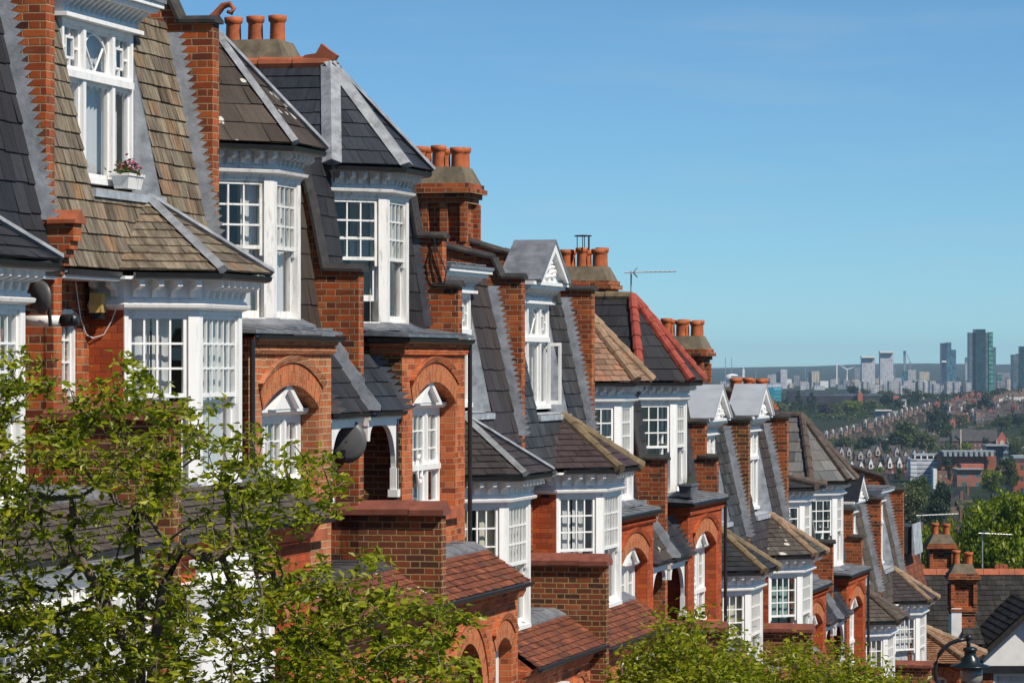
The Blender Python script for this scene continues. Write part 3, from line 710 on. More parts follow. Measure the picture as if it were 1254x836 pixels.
    mb.poly([(d0, tw, zs + 0.02), (d1, tw, zs + 0.02), (d1, tm(zs) + 0.05, zs - 0.01), (d0, tm(zs) + 0.05, zs - 0.01)])
    mb.box(d0, d1, tm(zs) - 0.02, tm(zs) + 0.06, zs - 0.09, zs - 0.012)
    mb.build('dormer_lining', M['leadpale'], h)
    w0, w1 = d0 + 0.02, d1 - 0.02; z0, z1 = D + 0.87, D + 2.43
    dw = window3(fr, w0, w1, tw + 0.02, z0, z1, h, 'white', 0.66, False, 'dormer_window', curtains[1], (0.29, 0.70))
    orn = MB(fr); ztm = z0 + (z1 - z0) * 0.66 + 0.035; L = w1 - w0; tt = tw - 0.03
    for (e0, e1) in ((w0 + 0.09, w0 + 0.29 * L - 0.07), (w0 + 0.7 * L + 0.07, w1 - 0.09)):      # little squares in crosses
        cx, cz = (e0 + e1) / 2, (ztm + z1 - 0.055) / 2; ww, hh = (e1 - e0) * 0.24, (z1 - ztm) * 0.2
        for (x0, x1, c0, c1) in ((cx - ww, cx + ww, cz + hh - .012, cz + hh + .012), (cx - ww, cx + ww, cz - hh - .012, cz - hh + .012), (cx - ww - .012, cx - ww + .012, cz - hh, cz + hh), (cx + ww - .012, cx + ww + .012, cz - hh, cz + hh), (cx - .012, cx + .012, cz + hh, z1 - .08), (cx - .012, cx + .012, ztm + .03, cz - hh), (e0, cx - ww, cz - .012, cz + .012), (cx + ww, e1, cz - .012, cz + .012)):
            orn.box(x0, x1, tt - 0.014, tt + 0.014, c0, c1)
    cx = (w0 + 0.29 * L + w0 + 0.70 * L) / 2; hw = 0.41 * L / 2 - 0.08
    orn.tube([(cx - hw, tt, ztm + 0.03)] + [(cx + hw * math.cos(math.pi - k * math.pi / 12), tt, ztm + 0.15 + (z1 - ztm - 0.24) * math.sin(k * math.pi / 12)) for k in range(13)] + [(cx + hw, tt, ztm + 0.03)], 0.016, 5)
    orn.tube([(cx - hw * .75, tt, ztm + .28), (cx, tt, ztm + 0.03), (cx + hw * .75, tt, ztm + .28)], 0.013, 5)
    for (e0, e1) in ((w0 + 0.09, w0 + 0.29 * L - 0.07), (w0 + 0.29 * L + 0.07, w0 + 0.7 * L - 0.07), (w0 + 0.7 * L + 0.07, w1 - 0.09)):   # scalloped heads
        zz = ztm - 0.1; n = 4
        for k in range(n):
            x0, x1 = e0 + (e1 - e0) * k / n, e0 + (e1 - e0) * (k + 1) / n
            orn.prism([(x0, tt - .01, zz + .03), (x1, tt - .01, zz + .03), ((x0 + x1) / 2, tt - .01, zz - .04)], [(x0, tt + .01, zz + .03), (x1, tt + .01, zz + .03), ((x0 + x1) / 2, tt + .01, zz - .04)])
    orn.build('window_tracery', M['white'], dw)
    if open_casement:
        oc = MB(fr); x = w1 - 0.1
        a = rad(62); dx, dy = math.cos(a), math.sin(a); Lc = 0.2; c0, c1 = z0 + 0.06, ztm - 0.08
        def q(k, b, z): return (x - (1 - k) * 0 - dx * (1 - k) * Lc * 0 + dx * k * Lc * 0.35, tw + 0.03 + dy * k * Lc + b, z)
        for (k0, k1, e0, e1) in ((0, 0.09, c0, c1), (0.91, 1, c0, c1), (0.09, 0.91, c0, c0 + 0.06), (0.09, 0.91, c1 - 0.05, c1)):
            oc.hexa([q(k0, -.015, e0), q(k1, -.015, e0), q(k1, .02, e0), q(k0, .02, e0), q(k0, -.015, e1), q(k1, -.015, e1), q(k1, .02, e1), q(k0, .02, e1)])
        oc.build('open_casement', M['white'], dw)
    room(fr, w0, w1, -1.9, tw - 0.05, z0, z1, h)
    # frieze, dentils and cornice over the dormer
    mb = MB(fr); f0, f1 = d0 - 0.05, d1 + 0.05
    mb.box(f0, f1, tw - 0.25, tw + 0.05, D + 2.43, D + 2.6); mb.box(f0 - .03, f1 + .03, tw - 0.2, tw + 0.10, D + 2.425, D + 2.465)
    k = 15
    for j in range(k):
        x = f0 + (f1 - f0) * (j + .5) / k; mb.hexa([(x - .03, tw + .04, D + 2.5), (x + .03, tw + .04, D + 2.5), (x + .03, tw + .10, D + 2.56), (x - .03, tw + .10, D + 2.56), (x - .03, tw + .04, D + 2.645), (x + .03, tw + .04, D + 2.645), (x + .03, tw + .21, D + 2.645), (x - .03, tw + .21, D + 2.645)])
    mb.box(f0 - .06, f1 + .06, tw - .3, tw + .24, D + 2.64, D + 2.69); mb.box(f0 - .1, f1 + .1, tw - .3, tw + .29, D + 2.69, D + 2.74)
    dc = mb.build('dormer_cornice', M['white'], h)
    zc = D + 2.74
    if top == 'cornice':
        mb = MB(fr); mb.hexa([(f0 - .12, tw - 1.6, zc), (f1 + .12, tw - 1.6, zc), (f1 + .12, tw + .31, zc), (f0 - .12, tw + .31, zc), (f0 - .12, tw - 1.6, zc + .1), (f1 + .12, tw - 1.6, zc + .1), (f1 + .12, tw + .31, zc + .04), (f0 - .12, tw + .31, zc + .04)])
        for j in range(4): s = f0 + (f1 - f0) * (j + .5) / 4; mb.tube([(s, tw - .8, zc + .09), (s, tw + .28, zc + .06)], .02, 6)
        mb.build('dormer_lead_roof', M[topcol], dc)
    else:
        hw = 0.88; hh = 0.53; ft = tw + .30; bk = tw - 0.28
        mb = MB(fr)                                    # the two roof slopes
        for sg in (-1, 1):
            e0 = (c + sg * (hw + .1), zc - 0.02); a = (c, zc + hh + .05)
            nx, nz = (sg * .06, .05)
            mb.prism([(e0[0], bk, e0[1]), (a[0], bk, a[1]), (a[0], bk, a[1] + .05), (e0[0] + nx, bk, e0[1] + .05)], [(e0[0], ft + .06, e0[1]), (a[0], ft + .06, a[1]), (a[0], ft + .06, a[1] + .05), (e0[0] + nx, ft + .06, e0[1] + .05)])
        gr = mb.build('gablet_roof', M[topcol], dc)
        mb = MB(fr)
        mb.prism([(c - hw, ft - .12, zc), (c + hw, ft - .12, zc), (c, ft - .12, zc + hh)], [(c - hw, ft - .06, zc), (c + hw, ft - .06, zc), (c, ft - .06, zc + hh)])
        for sg in (-1, 1):                             # raking mouldings
            mb.prism([(c + sg * (hw + .1), ft - .06, zc - .0), (c + sg * (hw - .06), ft - .06, zc - .0), (c, ft - .06, zc + hh - .09), (c, ft - .06, zc + hh + .045)], [(c + sg * (hw + .1), ft + .05, zc - .0), (c + sg * (hw - .06), ft + .05, zc - .0), (c, ft + .05, zc + hh - .09), (c, ft + .05, zc + hh + .045)])
        rg = random.Random(i)
        for j in range(16):                            # modelled foliage in the tympanum
            x = rg.uniform(-.5, .5); z = rg.uniform(.06, hh * (1 - abs(x) / hw) - .16) if abs(x) < .45 else .06
            mb.lathe((c + x, ft - .055, zc + max(.05, z)), [(.0, -.035), (.05, -.02), (.06, 0.0), (.05, .02), (.0, .035)], 6)
        mb.build('pediment', M['white' if topcol != 'leadpale' else 'white'], dc)
    # --- upper roof behind
    mb = MB(fr)
    mb.slates([(0, tm(zt), zt), (Wi, tm(zt), zt), (Wi, -4.2, zt + 0.9), (0, -4.2, zt + 0.9)], 0.3, 0.4, 0.012, sk + 9)
    mb.poly([(0, -4.2, zt + .9), (Wi, -4.2, zt + .9), (Wi, -8.0, zt - 1.2), (0, -8.0, zt - 1.2)])
    mb.build('upper_roof', M_S(slate), h)
    # --- right hand party wall
    w0, w1 = s1 - s0 - 0.22, s1 - s0
    zt2 = D + 2.66
    if wall_right == 'AA':
        prof = [[(-8, D - 3), (0.03, D - 3), (0.03, zt2), (-0.27, zt2), (-8, zt2)], [(-8, zt2), (-.27, zt2), (-.40, zt2 + .28), (-8, zt2 + .28)], [(-8, zt2 + .28), (-.40, zt2 + .28), (-1.2, zt2 + .46), (-4.2, zt2 + 1.2), (-8, zt2 + .2)]]
        pw = wall_slab(fw, w0, w1, prof, M[wallm], h)
        coping(fw, w0, w1, [(0.07, zt2), (-0.29, zt2)], M['coping'], pw); coping(fw, w0, w1, [(-.28, zt2), (-.41, zt2 + .28)], M['coping'], pw); coping(fw, w0, w1, [(-.40, zt2 + .28), (-1.2, zt2 + .46), (-4.2, zt2 + 1.2)], M['coping'], pw)
        flashing(fw, w0, tm, D + 0.45, zt2 - 0.1, M['leadpale'], pw)
        if not kneel: kneel_on = False
        else: kneel_on = True
        # corbelled kneeler at the eaves
        mb = MB(fw); zk = D + 0.42
        for j, (t1, a, b) in enumerate(((0.29, zk - .16, zk), (0.255, zk - .235, zk - .16), (0.215, zk - .31, zk - .235), (0.17, zk - .385, zk - .31), (0.125, zk - .46, zk - .385))): mb.box(w0, w1, 0.0, t1, a, b)
        if kneel_on:
            mb.build('kneeler', M['brick_orange'], pw)
            coping(fw, w0, w1, [(0.05, zk), (0.33, zk)], M['terracotta'], pw, peak=.09)
        wall_slab(fw, w0, w1, [[(0.0, D - 3), (0.10, D - 3), (0.10, zk - .46), (0.0, zk - .46)]], M[brick], pw, 'wall_pier')
    else:
        prof = [[(-8, D - 3), (0.03, D - 3), (0.03, zt2), (-8, zt2)], [(-8, zt2), (-.36, zt2), (-.5, zt2 + .33), (-4.2, zt2 + 1.4), (-8, zt2 + .3)]]
        pw = wall_slab(fw, w0, w1, prof, M[wallm], h)
        coping(fw, w0, w1, [(0.07, zt2), (-0.38, zt2)], M['coping'], pw); coping(fw, w0, w1, [(-.34, zt2), (-.5, zt2 + .33)], M['coping'], pw); coping(fw, w0, w1, [(-.5, zt2 + .33), (-4.2, zt2 + 1.4)], M['coping'], pw)
        flashing(fw, w0, tm, D + 0.45, zt2 - 0.1, M['leadpale'], pw)
        wall_slab(fw, w0, w1, [[(0.0, D - 3), (0.24, D - 3), (0.24, D - 0.05), (0.0, D - 0.05)]], M['brick_orange'], pw, 'wall_pier')
    # --- ground floor
    ztop = D - 1.98
    ze = lean_to(fw, 0, s1 - s0 - (0.22 if wall_right == 'AA' else 0.0), ztop, h, porch, seed=sk + 11)
    if wall_right == 'AA': stub_wall(fw, s1 - s0, D - 1.36, h)
    gm = 'brick_red' if ground == 'brick' else 'render'
    if ground == 'brick':
        arch_wall(fr, 0, s1 - s0, zg, ze - 0.22, 1.02, [(0.55, 1.02, ze - 2.0, ze - 0.75, .12), (2.0, 2.9, ze - 2.0, ze - .62, .02), (3.2, 4.1, ze - 2.0, ze - .62, .02)], .2, gm, h, 'ground_floor_wall')
        arch_band(fr, .55, 1.02, ze - .75, .12, 1.02, h)
        for (a0, a1, zz) in ((.55, 1.02, ze - .66), (2.0, 2.9, ze - .62), (3.2, 4.1, ze - .62)):
            sash(fr, (a0, .92), (a1, .92), ze - 2.0, zz, h, 4, 3, .5, curtain='net', name='ground_floor_window')
        mb = MB(fr)
        for (a0, a1) in ((2.0, 2.9), (3.2, 4.1)): mb.box(a0 - .06, a1 + .06, 1.022, 1.09, ze - .6, ze - .42); mb.box(a0 - .1, a1 + .1, 1.022, 1.13, ze - .42, ze - .37)
        mb.build('window_lintel', M['white'], h)
    elif ground == 'mixed':                            # red brick with one broad arch, and a white bay with a parapet
        arch_wall(fr, 0, s1 - s0, zg, ze - .22, 1.02, [(2.3, 4.1, ze - 2.4, ze - 1.0, .38)], .2, 'brick_scarlet', h, 'ground_floor_wall')
        arch_band(fr, 2.3, 4.1, ze - 1.0, .38, 1.02, h, .26)
        window3(fr, 2.32, 4.08, .9, ze - 2.4, ze - .7, h, 'white', .6, True, 'ground_floor_window', 'net')
        mb = MB(fr); mb.box(-.2, 1.75, 1.023, 1.5, zg, ze - .45); mb.mould([(-.2, 1.5), (1.75, 1.5), (1.75, 1.03)][:2], [(0.002, ze - .62), (.06, ze - .6), (.12, ze - .5), (.12, ze - .44), (.002, ze - .42)])
        mb.build('ground_floor_bay', M['render'], h)
        mb = MB(fr)
        for j in range(12): x = -.1 + j * .15; mb.lathe((x, 1.44, ze - .45), [(.03, 0), (.045, .06), (.03, .14), (.03, .2)], 8)
        mb.box(-.2, 1.7, 1.38, 1.5, ze - .25, ze - .19); mb.build('balustrade', M['render'], h)
    else:                                              # white painted bay with a balustraded parapet
        arch_wall(fr, 0, s1 - s0, zg, ze - 0.22, 1.02, [(0.5, 1.2, ze - 2.3, ze - 0.95, .3), (1.6, 3.4, ze - 2.3, ze - .9, .05), (3.7, 4.3, ze - 2.3, ze - 0.95, .3)], .25, gm, h, 'ground_floor_wall')
        for (a0, a1) in ((.5, 1.2), (1.6, 3.4), (3.7, 4.3)): sash(fr, (a0, 1.2), (a1, 1.2), ze - 2.3, ze - .66, h, 3, 2, .5, curtain='net', name='ground_floor_window')
        mb = MB(fr)
        mb.mould([(0, 1.02), (s1 - s0, 1.02)], [(0.002, ze - .62), (.06, ze - .6), (.12, ze - .5), (.12, ze - .44), (.002, ze - .42)])
        for j in range(14): x = 1.5 + j * .15; mb.lathe((x, 1.44, ze - .44), [(.03, 0), (.045, .06), (.03, .14), (.03, .2)], 8)
        mb.build('balustrade', M['render'], h)
    mb = MB(fr)
    mb.mould([(0, 1.02), (s1 - s0, 1.02)], [(-.2, ze - .23), (.02, ze - .23), (.06, ze - .15), (.06, ze - .12), (.1, ze - .1), (.12, ze - .03), (-.2, ze - .03)])
    mb.build('brick_cornice', M['render' if ground == 'white' else 'brick_red'], h)
    mb = MB(fr); mb.box(0, s1 - s0, -8, -.32, zg, D - .1); mb.build('rear_wall', M['brick_stock'], h)
    return h, fr, zg
def M_S(k): return SL[k]

# ------------------------------------------------------------------ house type two: brick bay with an arched window under a slated turret
def house_b(i, s0, s1, G, label, mirror=False, roof='dark', hips='lead', ridge='terracotta', paint='white', brick='brick_red', wallbelow='BB', curtains=('drape', 'net'), porch='clay', sk=0, expo=0.22, finial=False, sw=0.36, felt=False, canopy='dark', opened=0.0, flat='lead', apex=1.33, hipw=.13):
    zg = ground_z(s0 + 2.4) - 0.6
    h = empty('terraced_house', W(s0, 0, zg), math.pi / 2 - PH, label, 'house', 'brick terraced houses stepping down the hill')
    Wi = s1 - s0 - 0.22; fr = Frame(s0, zg, Wi if mirror else None); fw = Frame(s0, zg)
    c = 2.28; D = G - 2.74
    b0, b1 = 1.45, Wi - 0.04
    tm = lambda z: -0.22 - (z - (G - 1.9)) * 0.145
    # --- turret
    T0, T1, T2, T3 = (c - 1.15, -.50), (c - .52, .065), (c + .52, .065), (c + 1.15, -.50)
    line = [T0, T1, T2, T3]
    zh, zl = G - .34, G - 1.92
    mb = MB(fr)
    for q in (T1, T2):
        i0 = line.index(q); a = line[i0 - 1]; b = line[i0 + 1]; w = .085
        l1 = math.hypot(q[0] - a[0], q[1] - a[1]); l2 = math.hypot(q[0] - b[0], q[1] - b[1])
        loop = [(q[0] + (a[0] - q[0]) / l1 * w, q[1] + (a[1] - q[1]) / l1 * w), q, (q[0] + (b[0] - q[0]) / l2 * w, q[1] + (b[1] - q[1]) / l2 * w), (q[0] + (c - q[0]) * .2, q[1] - .15)]
        mb.prism([(x, y, zl - .03) for x, y in loop], [(x, y, zh + .02) for x, y in loop])
    for q, sg in ((T0, 1), (T3, -1)): mb.box(min(q[0], q[0] + sg * .06), max(q[0], q[0] + sg * .06), q[1] - .35, q[1] + .01, zl - .03, zh + .02)
    mb.mould(line, [(-.14, zl - .07), (.012, zl - .07), (.045, zl - .05), (.045, zl - .02), (0.0, zl), (-.14, zl)])
    mb.mould(line, [(-.13, zh), (.01, zh), (.03, zh + .04), (-.13, zh + .04)])
    mb.build('turret_frame', M[paint], h)
    def seg(a, b, w0, w1):
        l = math.hypot(b[0] - a[0], b[1] - a[1]); d = ((b[0] - a[0]) / l, (b[1] - a[1]) / l)
        return (a[0] + d[0] * w0, a[1] + d[1] * w0), (b[0] - d[0] * w1, b[1] - d[1] * w1)
    for (a, b, w0, w1) in ((T0, T1, .01, .085), (T1, T2, .085, .085), (T2, T3, .085, .01)):
        p, q = seg(a, b, w0, w1)
        sash(fr, p, q, zl, zh, h, 3 if a != T1 else 4, 3, .5, paint, curtains[0], name='turret_window', drape=((0, .3), (.72, 1.0)) if curtains[0] else (), opened=opened if a == T0 else 0)
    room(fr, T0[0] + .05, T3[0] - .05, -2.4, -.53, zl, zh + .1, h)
    full = [(T0[0], -1.0)] + line + [(T3[0], -1.0)]
    frieze(fr, full, G, h, paint, .20, .22, .18)
    gutter(fr, full, G, h, .2)
    # --- turret roof: ridge running back, canted hipped end
    ev = offset(full, .27)
    A = (c, -.80, G + apex); B = (c, -3.0, G + apex)
    e = lambda q: (q[0], q[1], G + .02)
    bl = (ev[0][0], -3.0, G + .02); br_ = (ev[5][0], -3.0, G + .02)
    mb = MB(fr)
    mb.slates([A, B, bl, e((ev[1][0], ev[1][1]))], expo, sw, .013, sk + 1)
    mb.slates([A, e(ev[1]), e(ev[2])], expo, sw, .013, sk + 2); mb.slates([A, e(ev[2]), e(ev[3])], expo, sw, .013, sk + 3); mb.slates([A, e(ev[3]), e(ev[4])], expo, sw, .013, sk + 4)
    mb.slates([A, e((ev[4][0], ev[4][1])), br_, B], expo, sw, .013, sk + 5)
    tr = mb.build('turret_roof', M_S(roof), h)
    for q in ev[1:5]:
        if hips == 'lead': hip_strip(fr, A, e(q), hipw, 'hip_flashing', M['leadhip'], tr)
        else: hip_tiles(fr, A, (q[0], q[1], G + .04), .085, 'hip_tiles', M[hips], tr)
    hip_tiles(fr, A, B, .085 if ridge != 'lead' else .05, 'ridge_tiles', M[ridge if ridge != 'lead' else 'leadpale'], tr, .45)
    if finial:
        mb = MB(fr); pr = [(-1.12, .05), (-.74, .03), (-.70, .09), (-.82, .17), (-.90, .24), (-.97, .12), (-1.12, .10)]
        mb.prism([(c - .06, t_, G + apex + z_) for t_, z_ in pr], [(c + .06, t_, G + apex + z_) for t_, z_ in pr])
        mb.build('ridge_finial', M['terracotta'], tr)
    # --- steep roof beside the turret, and the roof behind
    zb = G - 1.93; zt = G + .05; mb = MB(fr); P = lambda s, z: (s, tm(z), z)
    zc0 = G - 2.28
    mb.slates([P(0, zc0), P(T0[0] + .03, zc0), P(T0[0] + .03, zt), P(0, zt)], expo, .3, .014, sk + 6); mb.slates([P(T3[0] - .03, zb), P(Wi, zb), P(Wi, zt), P(T3[0] - .03, zt)], expo, .3, .014, sk + 7)
    mb.slates([(0, tm(zt), zt), (Wi, tm(zt), zt), (Wi, -4.2, zt + .8), (0, -4.2, zt + .8)], .3, .4, .012, sk + 8)
    mb.poly([(0, -4.2, zt + .8), (Wi, -4.2, zt + .8), (Wi, -8, zt - 1.2), (0, -8, zt - 1.2)])
    mb.build('mansard_roof', M_S('dark' if roof in ('dark', 'steel', 'tan') else roof), h)
    # --- lead flat over the brick bay with its gutter
    zf = G - 1.99
    gl = [(b0, -.06), (b0, .33), (b1, .33)]
    mb = MB(fr); mb.hexa([(b0 - .09, -.24, zf - .04), (b1 + .06, -.24, zf - .04), (b1 + .06, .44, zf - .06), (b0 - .09, .44, zf - .06), (b0 - .09, -.24, zf + .05), (b1 + .06, -.24, zf + .05), (b1 + .06, .44, zf - .025), (b0 - .09, .44, zf - .025)])
    for j in range(5): s = b0 + (b1 - b0) * (j + .5) / 5; mb.tube([(s, -.2, zf + .055), (s, .435, zf - .018)], .02, 6)
    mb.mould(line, [(.02, zf + .05), (.16, zf + .02), (.16, zf + .05), (.05, zf + .1), (.02, zf + .12)])
    mb.build('lead_flat', M[flat], h)
    gutter(fr, gl, zf - .07, h, .07)
    # --- brick bay with arch
    ac = (b0 + b1) / 2; a0, a1 = ac - 1.08, ac + 1.08
    zs = G - 2.86; rise = .26; sill = G - 4.2
    z1 = zf - .12
    arch_wall(fr, b0, b1, sill - .9, z1, .33, [(a0, a1, sill, zs, rise)], .28, brick, h)
    arch_band(fr, a0, a1, zs, rise, .33, h, .24, 'soldier' if brick == 'brick_red' else 'soldier', hood=brick)
    for bq in (b0, b1):
        mb = MB(fr); mb.poly([(bq, -.7, sill - .9), (bq, .33, sill - .9), (bq, .33, z1), (bq, -.7, z1)])
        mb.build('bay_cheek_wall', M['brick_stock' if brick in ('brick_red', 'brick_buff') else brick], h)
    mb = MB(fr)                                       # rope moulding under the gutter
    mb.mould(gl, [(0.003, z1 - .16), (.035, z1 - .15), (.055, z1 - .11), (.035, z1 - .07), (.06, z1 - .05), (.08, z1), (0.003, z1)])
    Lr = b1 - b0
    for j in range(int(Lr / .055)):
        s = b0 + .02 + j * .055; mb.tube([(s, .36, z1 - .15), (s + .05, .37, z1 - .07)], .018, 5)
    mb.build('rope_moulding', M['brick_red' if brick == 'brick_red' else brick], h)
    # window: three lights with a pediment over the middle
    tw = .13; zhd = G - 2.93
    ww = window3(fr, a0 + .02, a1 - .02, tw, sill, zhd, h, 'white', .42, True, 'arched_window', curtains[1], (.3, .68), True)
    mb = MB(fr)
    mb.mould([(a0 + .01, tw), (a1 - .01, tw)], [(0.0, zhd), (.05, zhd), (.09, zhd + .04), (.09, zhd + .07), (0.0, zhd + .07)])
    pc = (a0 + a1) / 2 - .04; pw_ = .5; pz = zhd + .07; ph_ = .3
    for sg in (-1, 1):
        mb.prism([(pc + sg * (pw_ + .05), tw - .05, pz), (pc + sg * (pw_ - .1), tw - .05, pz), (pc, tw - .05, pz + ph_ - .07), (pc, tw - .05, pz + ph_)], [(pc + sg * (pw_ + .05), tw + .17, pz), (pc + sg * (pw_ - .1), tw + .17, pz), (pc, tw + .17, pz + ph_ - .07), (pc, tw + .17, pz + ph_)])
    mb.prism([(pc - pw_, tw - .02, pz), (pc + pw_, tw - .02, pz), (pc, tw - .02, pz + ph_)], [(pc - pw_, tw + .1, pz), (pc + pw_, tw + .1, pz), (pc, tw + .1, pz + ph_)])
    mb.build('window_pediment', M['white'], ww)
    A_, _ = arch_pts(a0, a1, zs, rise)
    mb = MB(fr); mb.prism([(x, tw - .06, z) for x, z in A_] + [(a1, tw - .06, zhd - .02), (a0, tw - .06, zhd - .02)], [(x, tw - .02, z) for x, z in A_] + [(a1, tw - .02, zhd - .02), (a0, tw - .02, zhd - .02)])
    mb.build('arch_infill', M['oldwhite'], ww)
    room(fr, a0, a1, -1.4, tw - .1, sill, zhd, h)
    mb = MB(fr); mb.box(a0 - .05, a1 + .05, .34, .42, sill - .12, sill); mb.build('window_sill', M['terracotta'], h)
    # --- little canopy over the recessed balcony
    mb = MB(fr); zc1, ze1 = G - 2.26, G - 2.93
    mb.slates([(0.01, -.06, zc1), (b0 - .01, -.06, zc1), (b0 - .01, .37, ze1), (0.01, .37, ze1)], .2, .3, .014, sk + 9)
    cr = mb.build('canopy_roof', M_S(canopy), h)
    flashing(fr, b0 - .008, lambda z: -.06 - (z - zc1) * (.43 / .67), ze1, zc1, M['leaddark'], cr, .076, .06, .09)
    gutter(fr, [(0.02, .2), (b0 - .02, .2)], ze1, cr, .14)
    mb = MB(fr)                                       # white timber arch carrying the canopy
    zf1 = ze1 - .07
    mb.box(.03, b0 - .03, .22, .30, zf1 - .1, zf1); mb.box(.03, b0 - .03, .2, .33, zf1 - .03, zf1 + .01)
    for sg, x in ((1, .04), (-1, b0 - .04)):
        n = 10; hw = .5 if sg < 0 else .16
        for k in range(n):
            p = k / n * math.pi / 2; q = (k + 1) / n * math.pi / 2
            f = lambda a: (x + sg * (hw * (1 - math.sin(a)) + .02) if False else x + sg * (.10 + hw * (1 - math.cos(a))), zf1 - .1 - hw * 1.1 * (1 - math.sin(a)))
            (x0, z0), (x1, z1_) = f(p), f(q)
            mb.prism([(x, .23, z0), (x0, .23, z0), (x1, .23, z1_), (x, .23, z1_)], [(x, .29, z0), (x0, .29, z0), (x1, .29, z1_), (x, .29, z1_)])
        if sg > 0: continue
        mb.box(min(x, x + sg * .11), max(x, x + sg * .11), .22, .30, zf1 - .9, zf1 - .62); mb.box(min(x, x + sg * .13), max(x, x + sg * .13), .20, .32, zf1 - .97, zf1 - .88)
    mb.build('canopy_bracket', M['white'], h)
    mb = MB(fr); mb.box(0, b0, -.75, -.7, sill - .9, zc1 + .2); mb.build('recess_wall', M['brick_scarlet'], h)
    mb = MB(fr); mb.tube([(b0 - .09, .27, ze1 - .1), (b0 - .09, .27, sill - .9)], .04, 8); mb.build('downpipe', M['black'], h)
    mb = MB(fr); mb.tube([(b1 + .03, .39, zf - .12), (b1 + .03, .39, sill - .9)], .03, 8); mb.build('downpipe', M['black'], h)
    # --- party wall on the downhill side
    w0, w1 = s1 - s0 - .22, s1 - s0
    if wallbelow == 'BB':
        zk = G - 1.30
        prof = [[(-8, D - 3), (.25, D - 3), (.25, zk), (-8, zk)], [(-8, zk), (-.19, zk), (-.48, G + .05), (-8, G + .05)], [(-8, G + .05), (-.48, G + .05), (-4.2, G + 1.0), (-8, G)]]
        pw = wall_slab(fw, w0, w1, prof, M['brick_orange'], h)
        coping(fw, w0, w1, [(.30, zk), (-.2, zk + .01)], M['coping'], pw, peak=.06); coping(fw, w0, w1, [(-.19, zk), (-.48, G + .05)], M['coping'], pw, seg=.55); coping(fw, w0, w1, [(-.48, G + .05), (-4.2, G + 1.0)], M['coping'], pw)
        flashing(fw, w0, lambda z: -.06 - (z - zc1) * (.43 / .67), ze1 + .02, zc1 + .3, M['leadpale'], pw, .3, .16, .0)
        stub_wall(fw, s1 - s0, G - 4.12, h)
    else:
        z1k = G - .75; z2k = G - 1.38
        prof = [[(-8, D - 3), (.02, D - 3), (.02, z1k), (-8, z1k)], [(-8, z1k), (-.33, z1k), (-.48, G + .05), (-8, G + .05)], [(-8, G + .05), (-.48, G + .05), (-4.2, G + 1.0), (-8, G)], [(.02, D - 3), (.23, D - 3), (.23, z2k), (.02, z2k)]]
        pw = wall_slab(fw, w0, w1, prof, M['brick_orange'], h)
        coping(fw, w0, w1, [(.06, z1k), (-.34, z1k)], M['coping'], pw, peak=.05); coping(fw, w0, w1, [(-.33, z1k), (-.48, G + .05)], M['coping'], pw); coping(fw, w0, w1, [(-.48, G + .05), (-4.2, G + 1.0)], M['coping'], pw); coping(fw, w0, w1, [(.27, z2k), (-.1, z2k + .01)], M['coping'], pw, peak=.05)
        flashing(fw, w0, tm, G - 1.9, G - .1, M['leaddark'], pw, .076, .08, .05)
    # --- ground floor with the arched porch
    ztop = D - 1.93
    ze = lean_to(fr, 0, Wi - .25, ztop, h, porch, seed=sk + 12, felt=felt)
    da0, da1 = 1.25, 2.75; zsp = ze - 1.35
    arch_wall(fr, 0, Wi, zg, ze - .22, 1.02, [(da0, da1, zg, zsp, .72), (3.45, 4.3, ze - 2.2, ze - .85, .16)], .3, brick, h, 'ground_floor_wall')
    arch_band(fr, da0, da1, zsp, .72, 1.02, h, .24); arch_band(fr, 3.45, 4.3, ze - .85, .16, 1.02, h, .23)
    sash(fr, (3.47, .86), (4.28, .86), ze - 2.2, ze - .72, h, 3, 3, .5, curtain='net', name='ground_floor_window')
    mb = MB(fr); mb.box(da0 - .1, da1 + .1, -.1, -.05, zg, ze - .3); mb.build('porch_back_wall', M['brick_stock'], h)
    mb = MB(fr); mb.box(da0 + .3, da1 - .3, -.049, 0.0, zg, zg + 2.3)
    for (x0, x1, c0, c1) in ((.4, .7, .2, .9), (.8, 1.1, .2, .9), (.4, .7, 1.1, 2.1), (.8, 1.1, 1.1, 2.1)): mb.box(da0 + x0, da0 + x1 - .04, 0.0, .012, zg + c0, zg + c1)
    dd = mb.build('front_door', M['door'], h)
    mb = MB(fr)
    mb.mould([(0, 1.02), (s1 - s0, 1.02)], [(-.2, ze - .23), (.02, ze - .23), (.06, ze - .15), (.06, ze - .12), (.1, ze - .1), (.12, ze - .03), (-.2, ze - .03)])
    mb.build('brick_cornice', M[brick], h)
    mb = MB(fr); mb.box(0, s1 - s0, -8, -.76, zg, G - 2.2); mb.build('rear_wall', M['brick_stock'], h)
    return h, fr, zg
# ------------------------------------------------------------------ the terrace
S_ = [0.0, 4.97, 9.86, 14.75, 19.28, 24.1, 28.95, 34.0, 38.65, 43.4, 48.3, 53.1, 57.9, 62.3]
H = {}
H[1] = house_a(1, -4.85, 0.0, 0.83, 'white bay window house at the left edge of the photo under plain dark slates', 'dark', 'dark', curtains=('drape', 'drape'), ground='white', porch='brown', sk=10, expo=0.28)
H[2] = house_a(2, 0.0, 4.97, 0.85, 'house with tan stone slates, white bay and a flower box on its dormer sill', 'stone', 'stone', curtains=('net', 'net'), ground='mixed', porch='brown', sk=30, wall_right='AB', expo=0.165)
H[3] = house_b(3, 4.97, 9.86, 2.34, 'brick house whose brown turret roof is speckled with white lichen', True, 'felt', 'lead', 'coping', 'oldwhite', brick='brick_buff', sk=50, curtains=('drape', 'net'), expo=0.3, sw=.5, felt=True, porch='paintspot', canopy='dark')
